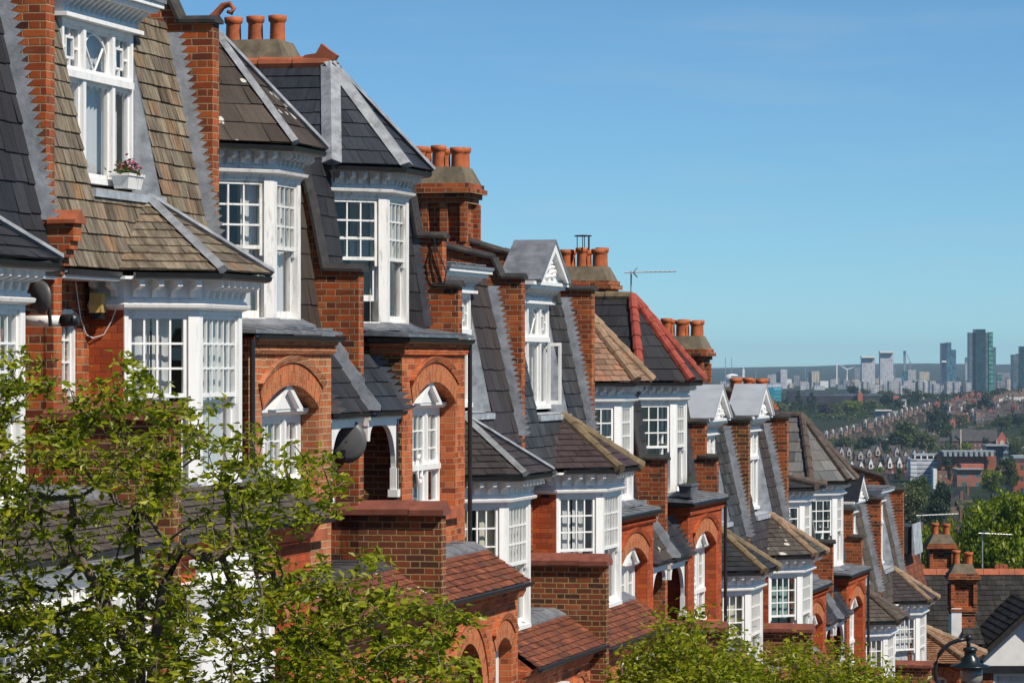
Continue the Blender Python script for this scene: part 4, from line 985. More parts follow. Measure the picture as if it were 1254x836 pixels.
H[4] = house_b(4, 9.86, 14.75, 2.34, 'brick house with blue slate turret, wide pale lead hips and terracotta ridge finial', False, 'steel', 'lead', 'terracotta', 'oldwhite', wallbelow='BA', sk=70, curtains=(None, 'bluedrape'), expo=0.24, sw=.33, finial=True, hipw=.24, flat='leaddark', canopy='steel', opened=0.25)
H[5] = house_a(5, 14.75, 19.28, -1.50, 'white bay house with flat lead dormer top, right of the blue slate turret', 'mauve', 'mauve', curtains=('cream', 'drape'), sk=90, expo=0.3, kneel=False)
H[6] = house_a(6, 19.28, 24.1, -1.58, 'house with open dormer casement below a grey gablet, purple slates on its bay', 'grey', 'purple', hip='olivehip', top='gablet', curtains=('drape', 'net'), sk=110, wall_right='AB', open_casement=True, topcol='lead')
H[7] = house_b(7, 24.1, 28.95, -0.34, 'brick house with pink tan tiles on its turret roof', True, 'tan', 'tanhip', 'tanhip', 'white', brick='brick_scarlet', sk=130, curtains=(None, 'net'), expo=0.12, sw=.18, canopy='felt')
H[8] = house_b(8, 28.95, 34.0, -0.36, 'brick house with red glazed hip tiles on a dark slate turret', False, 'dark', 'redhip', 'olivehip', 'white', brick='brick_scarlet', wallbelow='BA', sk=150, curtains=(None, 'net'), expo=0.26, sw=.36, apex=1.48)
H[9] = house_a(9, 34.0, 38.65, -3.80, 'white bay house with a pale lead gablet beside the red hipped turret', 'grey', 'dark', hip='olivehip', top='gablet', topcol='leadgablet', curtains=('cream', 'net'), sk=170, wallm='brick_stock', kneel=False)
H[10] = house_a(10, 38.65, 43.4, -3.82, 'house with white lichen on its brown bay roof and a large pale gablet', 'mauve', 'spotted', hip='tanhip', top='gablet', topcol='leadgablet', curtains=('tealblind', 'net'), sk=190, wall_right='AB', wallm='brick_orange')
H[11] = house_b(11, 43.4, 48.3, -2.64, 'low grey turret house between the lichen bay roof and the pale slate turret', True, 'grey', 'brownhip', 'brownhip', 'white', brick='brick_scarlet', sk=210, curtains=(None, 'net'), apex=.25)
H[12] = house_b(12, 48.3, 53.1, -2.66, 'brick house with pale grey slates and dark brown hips on its turret', False, 'pale', 'brownhip', 'brownhip', 'white', brick='brick_scarlet', wallbelow='BA', sk=230, curtains=(None, 'net'), expo=.3, sw=.45, apex=1.45)
H[13] = house_a(13, 53.1, 57.9, -6.0, 'white bay house with black gablet cheek, second from the lower end of the row', 'brown', 'brown', hip='brownhip', top='gablet', topcol='black', curtains=('cream', 'net'), sk=250, expo=.26, kneel=False)
H[14] = house_a(14, 57.9, 62.3, -5.92, 'white bay house at the lower end of the row, above the street lamp', 'brown', 'mauve', hip='tanhip', curtains=('drape', 'net'), sk=270, wall_right='AB', expo=.26)
# chimney stacks on the party walls
for k, s, t, zt, cw in ((4, 14.62, -2.52, 4.45, False), (6, 24.0, -2.38, 3.27, False), (8, 33.85, -2.21, 1.98, True), (10, 43.3, -2.15, .79, False), (12, 53.0, -2.39, -.44, False)):
    h, fr, zg = H[k]; o = (9.86, 19.28, 28.95, 38.65, 48.3)[(k - 4) // 2]
    chimney(Frame(o, zg), s - o, t, zt, h, cowl=cw, h=3.6, rows=1 if k == 4 else 2)
h, fr, zg = H[3]; f3 = Frame(4.97, zg, 4.67); mb = MB(f3)
mb.tube([(2.28, -1.0, 3.70), (2.28, -.86, 3.74), (2.28, -.76, 3.84), (2.28, -.68, 3.93), (2.28, -.60, 3.95), (2.28, -.55, 3.90), (2.28, -.58, 3.85), (2.28, -.63, 3.87)], [.07, .06, .045, .04, .035, .03, .028, .02], 8)
mb.build('ridge_finial', M['terracotta'], [c_ for c_ in h.children if c_.name.startswith('turret_roof')][0], True)
h, fr, zg = H[1]; pw = wall_slab(Frame(-4.85, zg), -.22, 0.0, [[(-8, -5), (.03, -5), (.03, 3.49), (-8, 3.49)], [(-8, 3.49), (-.27, 3.49), (-.4, 3.77), (-4.2, 4.7), (-8, 3.7)]], M['brick_orange'], h, 'end_wall')
# air bricks and cables
for k, z in ((2, .55), (6, -1.95)):
    h, fr, zg = H[k]; mb = MB(fr); 
    for j in range(5): mb.box(1.715, 1.726, -.12 + j * .022, .135 + j * .022 - .24, z - .035, z + .035)
    mb.box(1.718, 1.729, -.13, .0, z - .04, z + .04); mb.build('air_brick', M['black'], h)
h, fr, zg = H[2]; mb = MB(fr)
mb.tube([(1.72, .1, .80), (1.715, .07, .6), (1.715, -.02, .38), (1.715, -.1, .25), (1.70, -.2, .22), (1.6, -.23, .25), (1.45, -.235, .4), (1.3, -.235, .75)], .006, 5); mb.build('cable', M['pipewhite'], h)
h, fr, zg = H[4]; mb = MB(fr)
for j in range(3): mb.tube([(4.64, -.05 - .03 * j, 1.62), (4.63, -.12 + .06 * j, 1.35), (4.63, -.10 + .09 * j, 1.15), (4.63, .0 + .03 * j, 1.0)], .008, 5)
mb.build('cable', M['black'], h)

# ------------------------------------------------------------------ things fixed to or standing on the houses
def sfr(s, z): return Frame(s, z)
def dish(s, t, z, r, az, label, m='dishgrey'):
    o = empty('satellite_dish', W(s, t, z), math.pi / 2 - PH + az, label, 'satellite dish')
    mb = MB(); n = 20; P = []
    for i in range(5):
        q = r * i / 4
        for k in range(n): P.append((-.045 * (1 - (q / r) ** 2), q * math.cos(2 * math.pi * k / n), q * 1.08 * math.sin(2 * math.pi * k / n)))
    fs = [(i * n + k, i * n + (k + 1) % n, (i + 1) * n + (k + 1) % n, (i + 1) * n + k) for i in range(1, 4) for k in range(n)] + [tuple(n + k for k in range(n))]
    mb.faces(P, fs); d = mb.build('reflector', M[m], o, True)
    md = d.modifiers.new('thick', 'SOLIDIFY'); md.thickness = .012
    mb = MB(); mb.tube([(-.04, 0, 0), (.10, 0, -.08), (.12, 0, -.26)], .018, 6); mb.build('mount', M['black'], o)
    mb = MB(); mb.tube([(-.02, 0, -r), (-.32, 0, -r * .55)], .012, 6); mb.box(-.36, -.28, -.03, .03, -r * .6, -r * .4); mb.build('receiver_arm', M['black'], o)
    return o
dish(9.3, .2, -.92, .235, .15, 'dark satellite dish on the wall between the lichen turret house and the blue turret house')
dish(-.75, .17, .57, .14, -.5, 'small dark satellite dish beside the white flue pipe at the left edge')
o = empty('flue_pipe', W(-.55, .02, .36), math.pi / 2 - PH, 'white boiler flue pipe with a black end sticking out of the brick wall', 'flue pipe')
mb = MB(); mb.tube([(0, .1, 0), (0, -.28, 0)], .05, 12); mb.build('pipe', M['pipewhite'], o, True)
mb = MB(); mb.tube([(0, -.28, 0), (0, -.43, .01)], [.058, .052], 12); mb.tube([(0, -.40, .01), (0, -.41, .01)], .07, 12); mb.build('terminal', M['black'], o, True)
o = empty('alarm_box', W(1.62, -.12, .53), math.pi / 2 - PH, 'yellow burglar alarm box on the red brick beside the white bay', 'alarm box')
mb = MB(); a = [(-.09, -.05, -.07), (.09, -.05, -.07), (.1, -.05, 0.0), (.07, -.05, .12), (-.07, -.05, .12), (-.1, -.05, 0.0)]
mb.prism([(x, .06, z) for x, _, z in a], [(x * .85, -.06, z * .95) for x, _, z in a]); mb.build('cover', M['yellowbox'], o)
mb = MB(); mb.box(-.055, .055, -.05, .06, -.13, -.07); mb.build('siren_base', M['black'], o)
mb = MB()
for j in range(4): mb.box(-.085, .085, -.063, -.055, -.058 + j * .018, -.050 + j * .018)
mb.build('grille', M['wood'], o)
# flower box on the dormer sill
o = empty('flower_box', W(2.72, -.2, 1.69), math.pi / 2 - PH, 'white flower box with pink blooms on the dormer sill', 'flower box')
mb = MB(); mb.hexa([(-.2, -.07, 0), (.2, -.07, 0), (.2, .07, 0), (-.2, .07, 0), (-.23, -.09, .13), (.23, -.09, .13), (.23, .09, .13), (-.23, .09, .13)]); mb.box(-.245, .245, -.10, .10, .125, .15); mb.build('planter', M['oldwhite'], o)
rg = random.Random(3); lf, pt_ = MB(), MB()
for j in range(380):
    x, y, z = rg.gauss(0, .10), rg.gauss(0, .05), abs(rg.gauss(0, .06)); B = pt_ if rg.random() < .42 and z > .05 else lf; r = .022
    a, b = rg.uniform(0, 6.3), rg.uniform(-1, 1); d1 = Vector((math.cos(a), math.sin(a), b)).normalized(); d2 = d1.cross(Vector((rg.random(), rg.random(), rg.random() + .1))).normalized(); p = Vector((x, y, .14 + z))
    B.poly([tuple(p - d1 * r), tuple(p - d2 * r * .7), tuple(p + d1 * r), tuple(p + d2 * r * .7)], rg.random())
lf.build('foliage', M['leaf_far'], o); tag(pt_.build('blooms', M['petal'], o), kind='stuff')
# planter on the lead flat
def trough(s, t, z, label, dry=True):
    o = empty('plant_trough', W(s, t, z), math.pi / 2 - PH, label, 'planter')
    mb = MB(); mb.hexa([(-.3, -.09, 0), (.3, -.09, 0), (.3, .09, 0), (-.3, .09, 0), (-.34, -.11, .2), (.34, -.11, .2), (.34, .11, .2), (-.34, .11, .2)]); mb.box(-.36, .36, -.125, .125, .18, .21); mb.build('trough', M['leaddark'], o)
    mb = MB(); rg = random.Random(5)
    for j in range(140):
        x, y = rg.uniform(-.3, .3), rg.uniform(-.09, .09); a, b = rg.gauss(0, .1), rg.gauss(0, .08); hh = rg.uniform(.08, .24)
        mb.poly([(x - .006, y, .19), (x + .006, y, .19), (x + a, y + b, .19 + hh)], rg.random())
    mb.build('dry_grass', M['leaf_olive'], o)
    return o
trough(30.6, .3, -2.30, 'lead grey trough of dry grass on the flat roof below the red hipped turret')
def aerial(p, hmast, boom, az, label, mesh=True, tilt=0.0, r=.016):
    o = empty('tv_aerial', p, az, label, 'tv aerial')
    mb = MB(); mb.tube([(0, 0, 0), (0, 0, hmast)], r, 6); mb.build('mast', M['alu'], o)
    mb = MB(); mb.tube([(-.12, 0, hmast - .02), (boom, 0, hmast - .02 + tilt)], r * .8, 6); mb.build('boom', M['alu'], o)
    mb = MB(); n = int(boom / .11)
    for k in range(n):
        x = .25 + (boom - .28) * k / max(1, n - 1); l = .17 - .07 * k / n; mb.tube([(x, -l, hmast - .02 + tilt * x / boom), (x, l, hmast - .02 + tilt * x / boom)], r * .45, 5)
    for sg in (-1, 1): mb.prism([(.03, -.12, hmast - .02), (.03, .12, hmast - .02), (.10, .12, hmast - .02 + sg * .08), (.10, -.12, hmast - .02 + sg * .08)], [(.04, -.12, hmast - .02), (.04, .12, hmast - .02), (.11, .12, hmast - .02 + sg * .08), (.11, -.12, hmast - .02 + sg * .08)])
    mb.build('elements', M['dishgrey'], o)
    return o
aerial(W(31.23, -.82, 1.15), .40, .78, 0.02, 'tv aerial pointing right from the peak of the red hipped turret', tilt=.02)

# ------------------------------------------------------------------ smaller house at the end of the row
zg = ground_z(66) - 1
h15 = empty('end_house', W(62.5, 0, zg), math.pi / 2 - PH, 'low brick house with ribbed brown bay roof and arched window, behind the street lamp', 'house')
fr = Frame(62.5, zg)
bs, be, bt, ze = 1.0, 3.9, 1.3, -7.72
mb = MB(fr)
mb.poly([(bs, bt, zg), (be, bt, zg), (be, bt, ze), (bs, bt, ze)]); mb.poly([(be, bt, zg), (be, 0, zg), (be, 0, ze), (be, bt, ze)])
mb.build('front_wall', M['brick_stock'], h15)
class SideFr:                                          # reuse the arch helpers on the uphill cheek: along = t, outward = -s
    def __init__(self, f): self.f = f
    def pt(self, p): return self.f.pt((bs - p[1], p[0], p[2]))
sf = SideFr(fr)
arch_wall(sf, -.2, bt, zg, ze, 0.0, [(.45, 1.0, ze - 1.5, ze - .42, .1)], .18, 'brick_red', h15, 'cheek_wall'); arch_band(sf, .45, 1.0, ze - .42, .1, 0.0, h15, .22)
sash(sf, (.47, -.1), (.98, -.1), ze - 1.5, ze - .34, h15, 3, 3, .5, curtain='net')
mb = MB(fr); ap = (2.45, -.1, -6.78)
mb.slates([ap, (2.45, -.1, -6.78 + .0), (bs - .3, bt + .3, ze + .02), (bs - .3, -.3, ze + .02)][1:], .1, .12, .02, 5); mb.slates([ap, (be + .3, bt + .3, ze + .02), (bs - .3, bt + .3, ze + .02)], .1, .12, .02, 6); mb.slates([ap, (be + .3, -.3, ze + .02), (be + .3, bt + .3, ze + .02)], .1, .12, .02, 7)
br = mb.build('bay_roof', SL['roman'], h15)
hip_tiles(fr, ap, (bs - .3, bt + .3, ze + .05), .1, 'hip_tiles', M['tanhip'], br); hip_tiles(fr, ap, (be + .3, bt + .3, ze + .05), .1, 'hip_tiles', M['tanhip'], br)
gutter(fr, [(bs, -.2), (bs, bt), (be, bt)], ze, br, .2)
mb = MB(fr); mb.box(.0, 5.0, -7, -.05, zg, -6.3); mb.build('main_wall', M['brick_stock'], h15)
mb = MB(fr); mb.slates([(0, .05, -6.3), (5, .05, -6.3), (5, -.25, -4.95), (0, -.25, -4.95)], .16, .2, .014, 8); mb.build('tile_hanging', SL['clay'], h15)
mb = MB(fr); mb.slates([(0, -.25, -4.95), (5, -.25, -4.95), (5, -3, -3.6), (0, -3, -3.6)], .25, .3, .014, 9); mb.poly([(0, -3, -3.6), (5, -3, -3.6), (5, -7, -6), (0, -7, -6)]); mb.build('main_roof', SL['grey'], h15)
mb = MB(fr); mb.prism([(1.6, .0, -4.95), (1.6, .0, -4.25), (1.6, -.9, -4.25), (1.6, -.9, -4.95)], [(3.2, .0, -4.95), (3.2, .0, -4.25), (3.2, -.9, -4.25), (3.2, -.9, -4.95)]); d = mb.build('dormer', SL['grey'], h15)
mb = MB(fr); mb.prism([(1.55, .09, -4.99), (1.55, .01, -4.99), (1.55, .01, -4.2), (1.55, .03, -4.2)], [(3.3, .09, -4.99), (3.3, .01, -4.99), (3.3, .01, -4.2), (3.3, .03, -4.2)]); mb.build('barge_board', M['leadpale'], d)

# ------------------------------------------------------------------ house across the bottom of the hill
Yc = 108.0
xh = empty('gabled_house', (14.5, Yc, -14.0), 0, 'slate roofed house across the bottom with white gable and red ridge tiles', 'house')
class LF:
    def __init__(s, o): s.o = o
    def pt(s, p): return (p[0] - s.o[0], p[1] - s.o[1], p[2] - s.o[2])
lf_ = LF((14.5, Yc, -14.0))
zr = -6.05
mb = MB(lf_); mb.slates([(11.2, Yc - 4.2, zr - 3.9), (22.5, Yc - 4.2, zr - 3.9), (22.5, Yc, zr), (11.2, Yc, zr)], .2, .24, .016, 21, .06); mb.poly([(11.2, Yc, zr), (22.5, Yc, zr), (22.5, Yc + 4.2, zr - 3.9), (11.2, Yc + 4.2, zr - 3.9)])
rf = mb.build('roof', SL['old'], xh)
mb = MB(lf_)
for k in range(25):
    x = 11.3 + k * .45; mb.prism([(x, Yc - .14, zr - .08), (x, Yc + .14, zr - .08), (x, Yc + .03, zr + .09), (x, Yc - .03, zr + .09)], [(x + .44, Yc - .14, zr - .08), (x + .44, Yc + .14, zr - .08), (x + .44, Yc + .03, zr + .09), (x + .44, Yc - .03, zr + .09)])
mb.build('ridge_tiles', M['terracotta'], rf)
mb = MB(lf_)
for x in (11.55, 12.95, 13.95, 14.85, 15.75):
    for q in (0, .12, .24): mb.tube([(x + q, Yc - .03, zr + .15), (x + q, Yc + .03, zr + .15)], .075, 10)
    mb.box(x - .06, x + .3, Yc - .025, Yc + .025, zr + .05, zr + .16)
mb.build('ridge_crest', M['terracotta'], rf)
mb = MB(lf_); mb.box(11.3, 22.4, Yc - 3.9, Yc + 3.9, -14, zr - 3.85); mb.build('wall', M['brick_orange'], xh)
Yg = 103.0; gx, gz = 14.25, -6.72; hw, hh = 1.75, 1.62
mb = MB(lf_); mb.prism([(gx - hw, Yg, gz - hh), (gx + hw, Yg, gz - hh), (gx, Yg, gz - .05)], [(gx - hw, Yg + .1, gz - hh), (gx + hw, Yg + .1, gz - hh), (gx, Yg + .1, gz - .05)]); gm = mb.build('gable', M['render'], xh)
for sg in (-1, 1):
    mb = MB(lf_); mb.slates([(gx, Yg - .35, gz + .1), (gx + sg * (hw + .35), Yg - .35, gz - hh - .22), (gx + sg * (hw + .35), Yg + 4.0, gz - hh - .22), (gx, Yg + 4.0, gz + .1)], .2, .24, .016, 22, .05)
    mb.prism([(gx, Yg - .36, gz + .06), (gx + sg * (hw + .35), Yg - .36, gz - hh - .26), (gx + sg * (hw + .35), Yg - .36, gz - hh - .46), (gx, Yg - .36, gz - .14)], [(gx, Yg - .28, gz + .06), (gx + sg * (hw + .35), Yg - .28, gz - hh - .26), (gx + sg * (hw + .35), Yg - .28, gz - hh - .46), (gx, Yg - .28, gz - .14)])
    mb.build('gable_roof', SL['old'], gm)
mb = MB(lf_); mb.box(gx - hw - .3, gx + hw + .3, Yg - .12, Yg + .02, gz - hh - .2, gz - hh); mb.build('gable_beam', M['black'], gm)
mb = MB(lf_); mb.box(gx - hw, gx - 1.05, Yg, Yg + 2, -14, gz - hh - .2); mb.box(gx + 1.05, gx + hw, Yg, Yg + 2, -14, gz - hh - .2); mb.box(gx - 1.05, gx + 1.05, Yg, Yg + .3, -14, gz - hh - 1.4); mb.build('gable_wall', M['brick_orange'], xh)
class NF(LF):                                          # windows facing the camera
    def pt(s, p): return (p[0] - s.o[0], (2 * Yg - p[1]) - s.o[1] - 0.0, p[2] - s.o[2])
nf = NF((14.5, Yc, -14.0))
sash(nf, (gx - 1.05, Yg - .02), (gx + 1.05, Yg - .02), gz - hh - 1.4, gz - hh - .21, xh, 8, 3, .5, curtain='net')
room(lf_, gx - 1, gx + 1, Yg + 2, Yg + .3, gz - hh - 1.4, gz - hh - .2, xh)
c1 = chimney(lf_, 12.42, Yc - 4.4, -5.30, xh, ls=.62, lt=.62, pots=1, rows=2, m='brick_orange', h=3.5)
mb = MB(lf_); mb.box(12.08, 12.36, Yc - 4.75, Yc - 4.1, -8.0, -6.78); mb.build('painted_flue', M['render'], c1)
mb = MB(lf_); mb.slates([(12.3, Yc - 5.2, -7.75), (12.95, Yc - 5.2, -7.75), (12.8, Yc - 4.5, -7.15), (12.45, Yc - 4.5, -7.15)], .2, .2, .014, 3); mb.box(12.36, 12.9, Yc - 5.1, Yc - 4.4, -10, -7.76); mb.build('flue_shoulder', SL['old'], c1)
c2 = chimney(lf_, 12.95, Yc + 5.5, -4.95, xh, ls=.66, lt=.7, pots=1, rows=2, m='brick_orange', h=2.6)
aerial((12.6, 116, -7.5), 2.75, 1.2, math.pi * .02, 'tall tv aerial on a mast before the green trees, left of the chimneys', tilt=.05, r=.03)
aerial((14.15, 113, -6.6), 1.45, .9, .1, 'short thin tv aerial above the red ridge, right of the chimneys', tilt=-.05, r=.02)

# ------------------------------------------------------------------ street lamp
Yl = 54.0; px = 4600 / Yl
def lp(x, y): q = at(x, y, Yl); return q
base = at(1143, 836, Yl); zl0 = ground_z(21.0) + 0.1
lx = at(1150, 0, Yl).x
lamp = empty('street_lamp', (lx, Yl, zl0), 0, 'dark teal street lamp on a curved swan neck at the lower right', 'street lamp')
mb = MB(LF((lx, Yl, zl0)))
zt_ = at(0, 836, Yl).z
mb.lathe((lx, Yl, zl0), [(.13, 0), (.13, .1), (.1, .2), (.1, .9), (.06, 1.0), (.05, zt_ - zl0)], 12)
mb.build('post', M['black'], lamp, True)
arc = [(1150, 846), (1147, 834), (1145, 822), (1146, 812), (1150, 801), (1156, 793), (1164, 787), (1173, 783.5), (1184, 782)]
mb = MB(LF((lx, Yl, zl0))); mb.tube([tuple(lp(a, b)) for a, b in arc], .030, 8); mb.build('swan_neck', M['black'], lamp, True)
L0 = lp(1188, 786)
mb = MB(LF((lx, Yl, zl0)))
mb.tube([tuple(lp(1186, 778)), tuple(lp(1186, 795))], .03, 8); mb.lathe((L0.x - .02, Yl, L0.z + .07), [(.0, -.05), (.05, -.02), (.05, .02), (.0, .05)], 8); mb.tube([tuple(lp(1183, 782)), tuple(lp(1191, 781))], .022, 6)
mb.build('finial', M['black'], lamp, True)
cz = lp(1188, 793).z; cxl = L0.x
mb = MB(LF((lx, Yl, zl0))); mb.lathe((cxl, Yl, cz), [(.05, .02), (.10, 0), (.11, -.03), (.085, -.05), (.085, -.11), (.13, -.15), (.14, -.21), (.28, -.25), (.29, -.27), (.16, -.275)], 18); mb.build('canopy', M['tealblack'], lamp, True)
mb = MB(LF((lx, Yl, zl0))); mb.lathe((cxl, Yl, cz - .275), [(.13, 0), (.13, -.24), (.11, -.27)], 16); mb.build('lamp_housing', M['black'], lamp, True)
m, nt, b = mat('clear lamp bowl'); b.inputs['Base Color'].default_value = (.75, .74, .68, 1); b.inputs['Transmission Weight'].default_value = .7; b.inputs['Roughness'].default_value = .2
mb = MB(LF((lx, Yl, zl0))); mb.lathe((cxl + .02, Yl, cz - .30), [(.15, 0.02), (.165, -.06), (.16, -.14), (.13, -.21), (.06, -.26), (.0, -.27)], 16); mb.build('bowl', m, lamp, True)
# ------------------------------------------------------------------ the lie of the land
def terr(s):
    T_ = [(-200, 18.05), (62, -12.6), (110, -16), (330, -26.5), (600, -37), (900, -47), (1150, -51), (1540, -57), (1930, -63), (2315, -59), (2550, -63.5), (2966, -59), (3300, -50), (3524, -44), (3790, -41.5), (4330, -45), (5000, -46.5), (9000, -52), (12000, -48), (15000, -34), (17500, -26), (20000, -45)]
    for (a, za), (b, zb) in zip(T_[:-1], T_[1:]):
        if s <= b: k = (s - a) / (b - a); return za + (zb - za) * k
    return T_[-1][1]
def gz(X, Y):                                          # ground level at a point
    s = (X - X0) * SN + (Y - Y0) * CS
    z = terr(s if Y < 300 else Y - 30) - .4
    if 2400 < Y < 4600: z += max(-3.0, min(9.0, (X / Y - .111) * Y * .1)) * min(1, (Y - 2400) / 500, (4600 - Y) / 500)
    if Y > 9000: z += 26 * (mnoise.noise(Vector((X * .0006, Y * .0003, 1.7)))) + 10 * mnoise.noise(Vector((X * .002, Y * .001, 4.0)))
    return z
# ------------------------------------------------------------------ trees
def leaf_mesh(name, pos, size, rng, material, parent, flat=0.4, aspect=0.5, fold=True, nrm=None):
    n = len(pos)
    d1 = rng.normal(size=(n, 3)); d1[:, 2] *= flat; d1 /= np.linalg.norm(d1, axis=1)[:, None]
    nn = rng.normal(size=(n, 3)) * 0.75; nn[:, 2] += 0.9
    if nrm is not None: nn = nrm + rng.normal(size=(n, 3)) * 0.45 + np.array([0, 0, .25])
    d2 = np.cross(nn, d1); d2 /= np.linalg.norm(d2, axis=1)[:, None] + 1e-9
    up = np.cross(d1, d2)
    L = size * rng.uniform(0.5, 1.3, size=n)[:, None]
    a = pos; c = pos + d1 * L
    mid = pos + d1 * L * 0.45
    b = mid + d2 * L * aspect * 0.5 + up * L * 0.12; d = mid - d2 * L * aspect * 0.5 + up * L * 0.12
    V = np.empty((n * 4, 3)); V[0::4] = a; V[1::4] = b; V[2::4] = c; V[3::4] = d
    i = np.arange(n) * 4
    F_ = np.concatenate([np.stack([i, i + 1, i + 2], 1), np.stack([i, i + 2, i + 3], 1)])
    r = rng.random(n); r2 = np.concatenate([r, r])
    me = bpy.data.meshes.new(name); me.from_pydata(V.tolist(), [], F_.tolist())
    at_ = me.attributes.new('rnd', 'FLOAT', 'FACE'); at_.data.foreach_set('value', r2.astype(np.float32))
    me.materials.append(material)
    o = bpy.data.objects.new(name, me); C.objects.link(o)
    if parent: o.parent = parent
    return o
def grow(attr, roots, step, rng, sag=0.15):
    nodes = [np.array(p, float) for p in roots]; par = [-1] + list(range(len(roots) - 1))
    N = np.array(nodes)
    order = np.argsort(np.linalg.norm(attr - N[-1], axis=1))
    tips = []
    buf = np.zeros((60000, 3)); buf[:len(N)] = N; cnt = len(N)
    for k in order:
        p = attr[k]; dd = np.linalg.norm(buf[:cnt] - p, axis=1); j = int(np.argmin(dd)); d = dd[j]
        m = max(1, int(d / step)); st = buf[j].copy(); prev = j
        v = (p - st)
        wob = rng.normal(size=3) * d * 0.10
        for q in range(1, m + 1):
            f = q / m; pos = st + v * f + wob * math.sin(math.pi * f) + np.array([0, 0, -sag * d * math.sin(math.pi * f) * 0.4])
            buf[cnt] = pos; par.append(prev); prev = cnt; cnt += 1
        tips.append(prev)
    return buf[:cnt].copy(), par, tips
def branches(mb, nodes, par, r_tip, expo=2.4, rmax=1e9, n=5, rmin=0.0):
    cnt = len(nodes); acc = np.zeros(cnt); kids = [[] for _ in range(cnt)]
    for i in range(cnt):
        if par[i] >= 0: kids[par[i]].append(i)
    for i in range(cnt - 1, -1, -1):
        if not kids[i]: acc[i] = r_tip ** expo
        if par[i] >= 0: acc[par[i]] += acc[i]
    rr = np.minimum(acc ** (1 / expo), rmax)
    used = [False] * cnt
    for i in range(cnt):                                # chains
        for c in kids[i]:
            main = max(kids[i], key=lambda q: acc[q])
            if c != main or par[i] == -1:
                ch = [i, c]; 
                while kids[ch[-1]]: ch.append(max(kids[ch[-1]], key=lambda q: acc[q]))
                if rr[c] < rmin: continue
                mb.tube([tuple(nodes[q]) for q in ch], [float(min(rr[q], rr[c] * 1.05)) if k else float(rr[c]) for k, q in enumerate(ch)], n, False)
    return rr
def near_tree(name, base, attr, stems, seed, label, group, leaf=0.085, per=14, spread=0.13, rt=0.0042, material='leaf_near', twigleaf=True, step=0.09):
    rng = np.random.default_rng(seed)
    o = empty(name, tuple(base), 0, label, 'tree', group)
    b = np.array(base); mbb = MB(); allpos = []
    for (roots, sel) in stems:
        nodes, par, tips = grow(attr[sel] - b, [np.array(p) - b for p in roots], step, rng)
        branches(mbb, nodes, par, rt)
        for t in tips:
            k = rng.integers(int(per * .5), int(per * 1.5))
            allpos.append(nodes[t] + rng.normal(size=(k, 3)) * spread * np.array([1, 1, .55]))
            if twigleaf:                                # leaves along the twig too
                q = t
                for _ in range(4):
                    q = par[q]
                    if q < 0: break
                    kk = rng.integers(0, 4)
                    if kk: allpos.append(nodes[q] + rng.normal(size=(kk, 3)) * spread * .35)
    mbb.build('trunk', M['bark'], o, True)
    leaf_mesh('crown', np.concatenate(allpos), leaf, rng, M[material], o)
    return o
# the left tree: layered branches from a trunk of several stems
def cloud(n, c, r, rng, layers=None, power=0.5):
    d = rng.normal(size=(n, 3)); d /= np.linalg.norm(d, axis=1)[:, None]
    q = rng.random(n) ** power
    p = np.array(c) + d * q[:, None] * np.array(r)
    if layers: p[:, 2] = np.round(p[:, 2] / layers) * layers + rng.normal(size=n) * layers * .16
    return p
rng = np.random.default_rng(11)
Yt = 28.0
tb = at(170, 0, Yt); tb.z = ground_z(-5.8)
def tp(x, y, dY=0.0): q = at(x, y, Yt); return (q.x, Yt + dY, q.z)
def in_poly(x, y, pl):
    c = False
    for (x0, y0), (x1, y1) in zip(pl, pl[1:] + pl[:1]):
        if (y0 > y) != (y1 > y) and x < (x1 - x0) * (y - y0) / (y1 - y0) + x0: c = not c
    return c
outline = [(-60, 440), (-10, 425), (40, 440), (70, 480), (110, 462), (150, 438), (190, 468), (215, 500), (250, 482), (262, 515), (320, 530), (340, 560), (395, 552), (428, 580), (415, 625), (380, 655), (330, 668), (345, 700), (420, 688), (470, 682), (455, 722), (520, 735), (582, 755), (560, 790), (590, 836), (590, 900), (-60, 900)]
cand = []
while len(cand) < 1650:
    x, y = rng.uniform(-60, 590), rng.uniform(425, 900)
    if not in_poly(x, y, outline): continue
    k = 1.0
    if 30 < x < 300 and 600 < y < 715: k = .38
    if x < 70 and y < 560: k = .55
    if y < 500: k = .8
    if y < 720: k *= .72
    if rng.random() > k: continue
    e = abs(x - 200) / 400; dep = 1.25 * (1 - .55 * min(1, e)) * (0.55 if y < 520 else 1)
    p = tp(x, y, rng.uniform(-dep, dep)); z = round(p[2] / .19) * .19 + rng.normal() * .035 if rng.random() < .75 else p[2]
    cand.append((p[0], p[1], z))
parts_ = [np.array(cand)]
extra = [tp(20, 450), tp(50, 440, .3), tp(230, 500), tp(150, 455), tp(165, 470, .2), tp(410, 600), tp(420, 590, -.2), tp(395, 560, .2), tp(560, 765), tp(580, 758), tp(540, 790), tp(470, 700), tp(455, 690, .2), tp(510, 730), tp(360, 545), tp(380, 575), tp(185, 480, .3), tp(200, 520), tp(90, 480), tp(10, 470, .2), tp(265, 520)]
attr = np.concatenate(parts_ + [np.array(extra)])
sx = (attr[:, 0] - tb.x)
selL = np.where(sx < -.25)[0]; selM = np.where((sx >= -.25) & (sx < .6))[0]; selR = np.where(sx >= .6)[0]
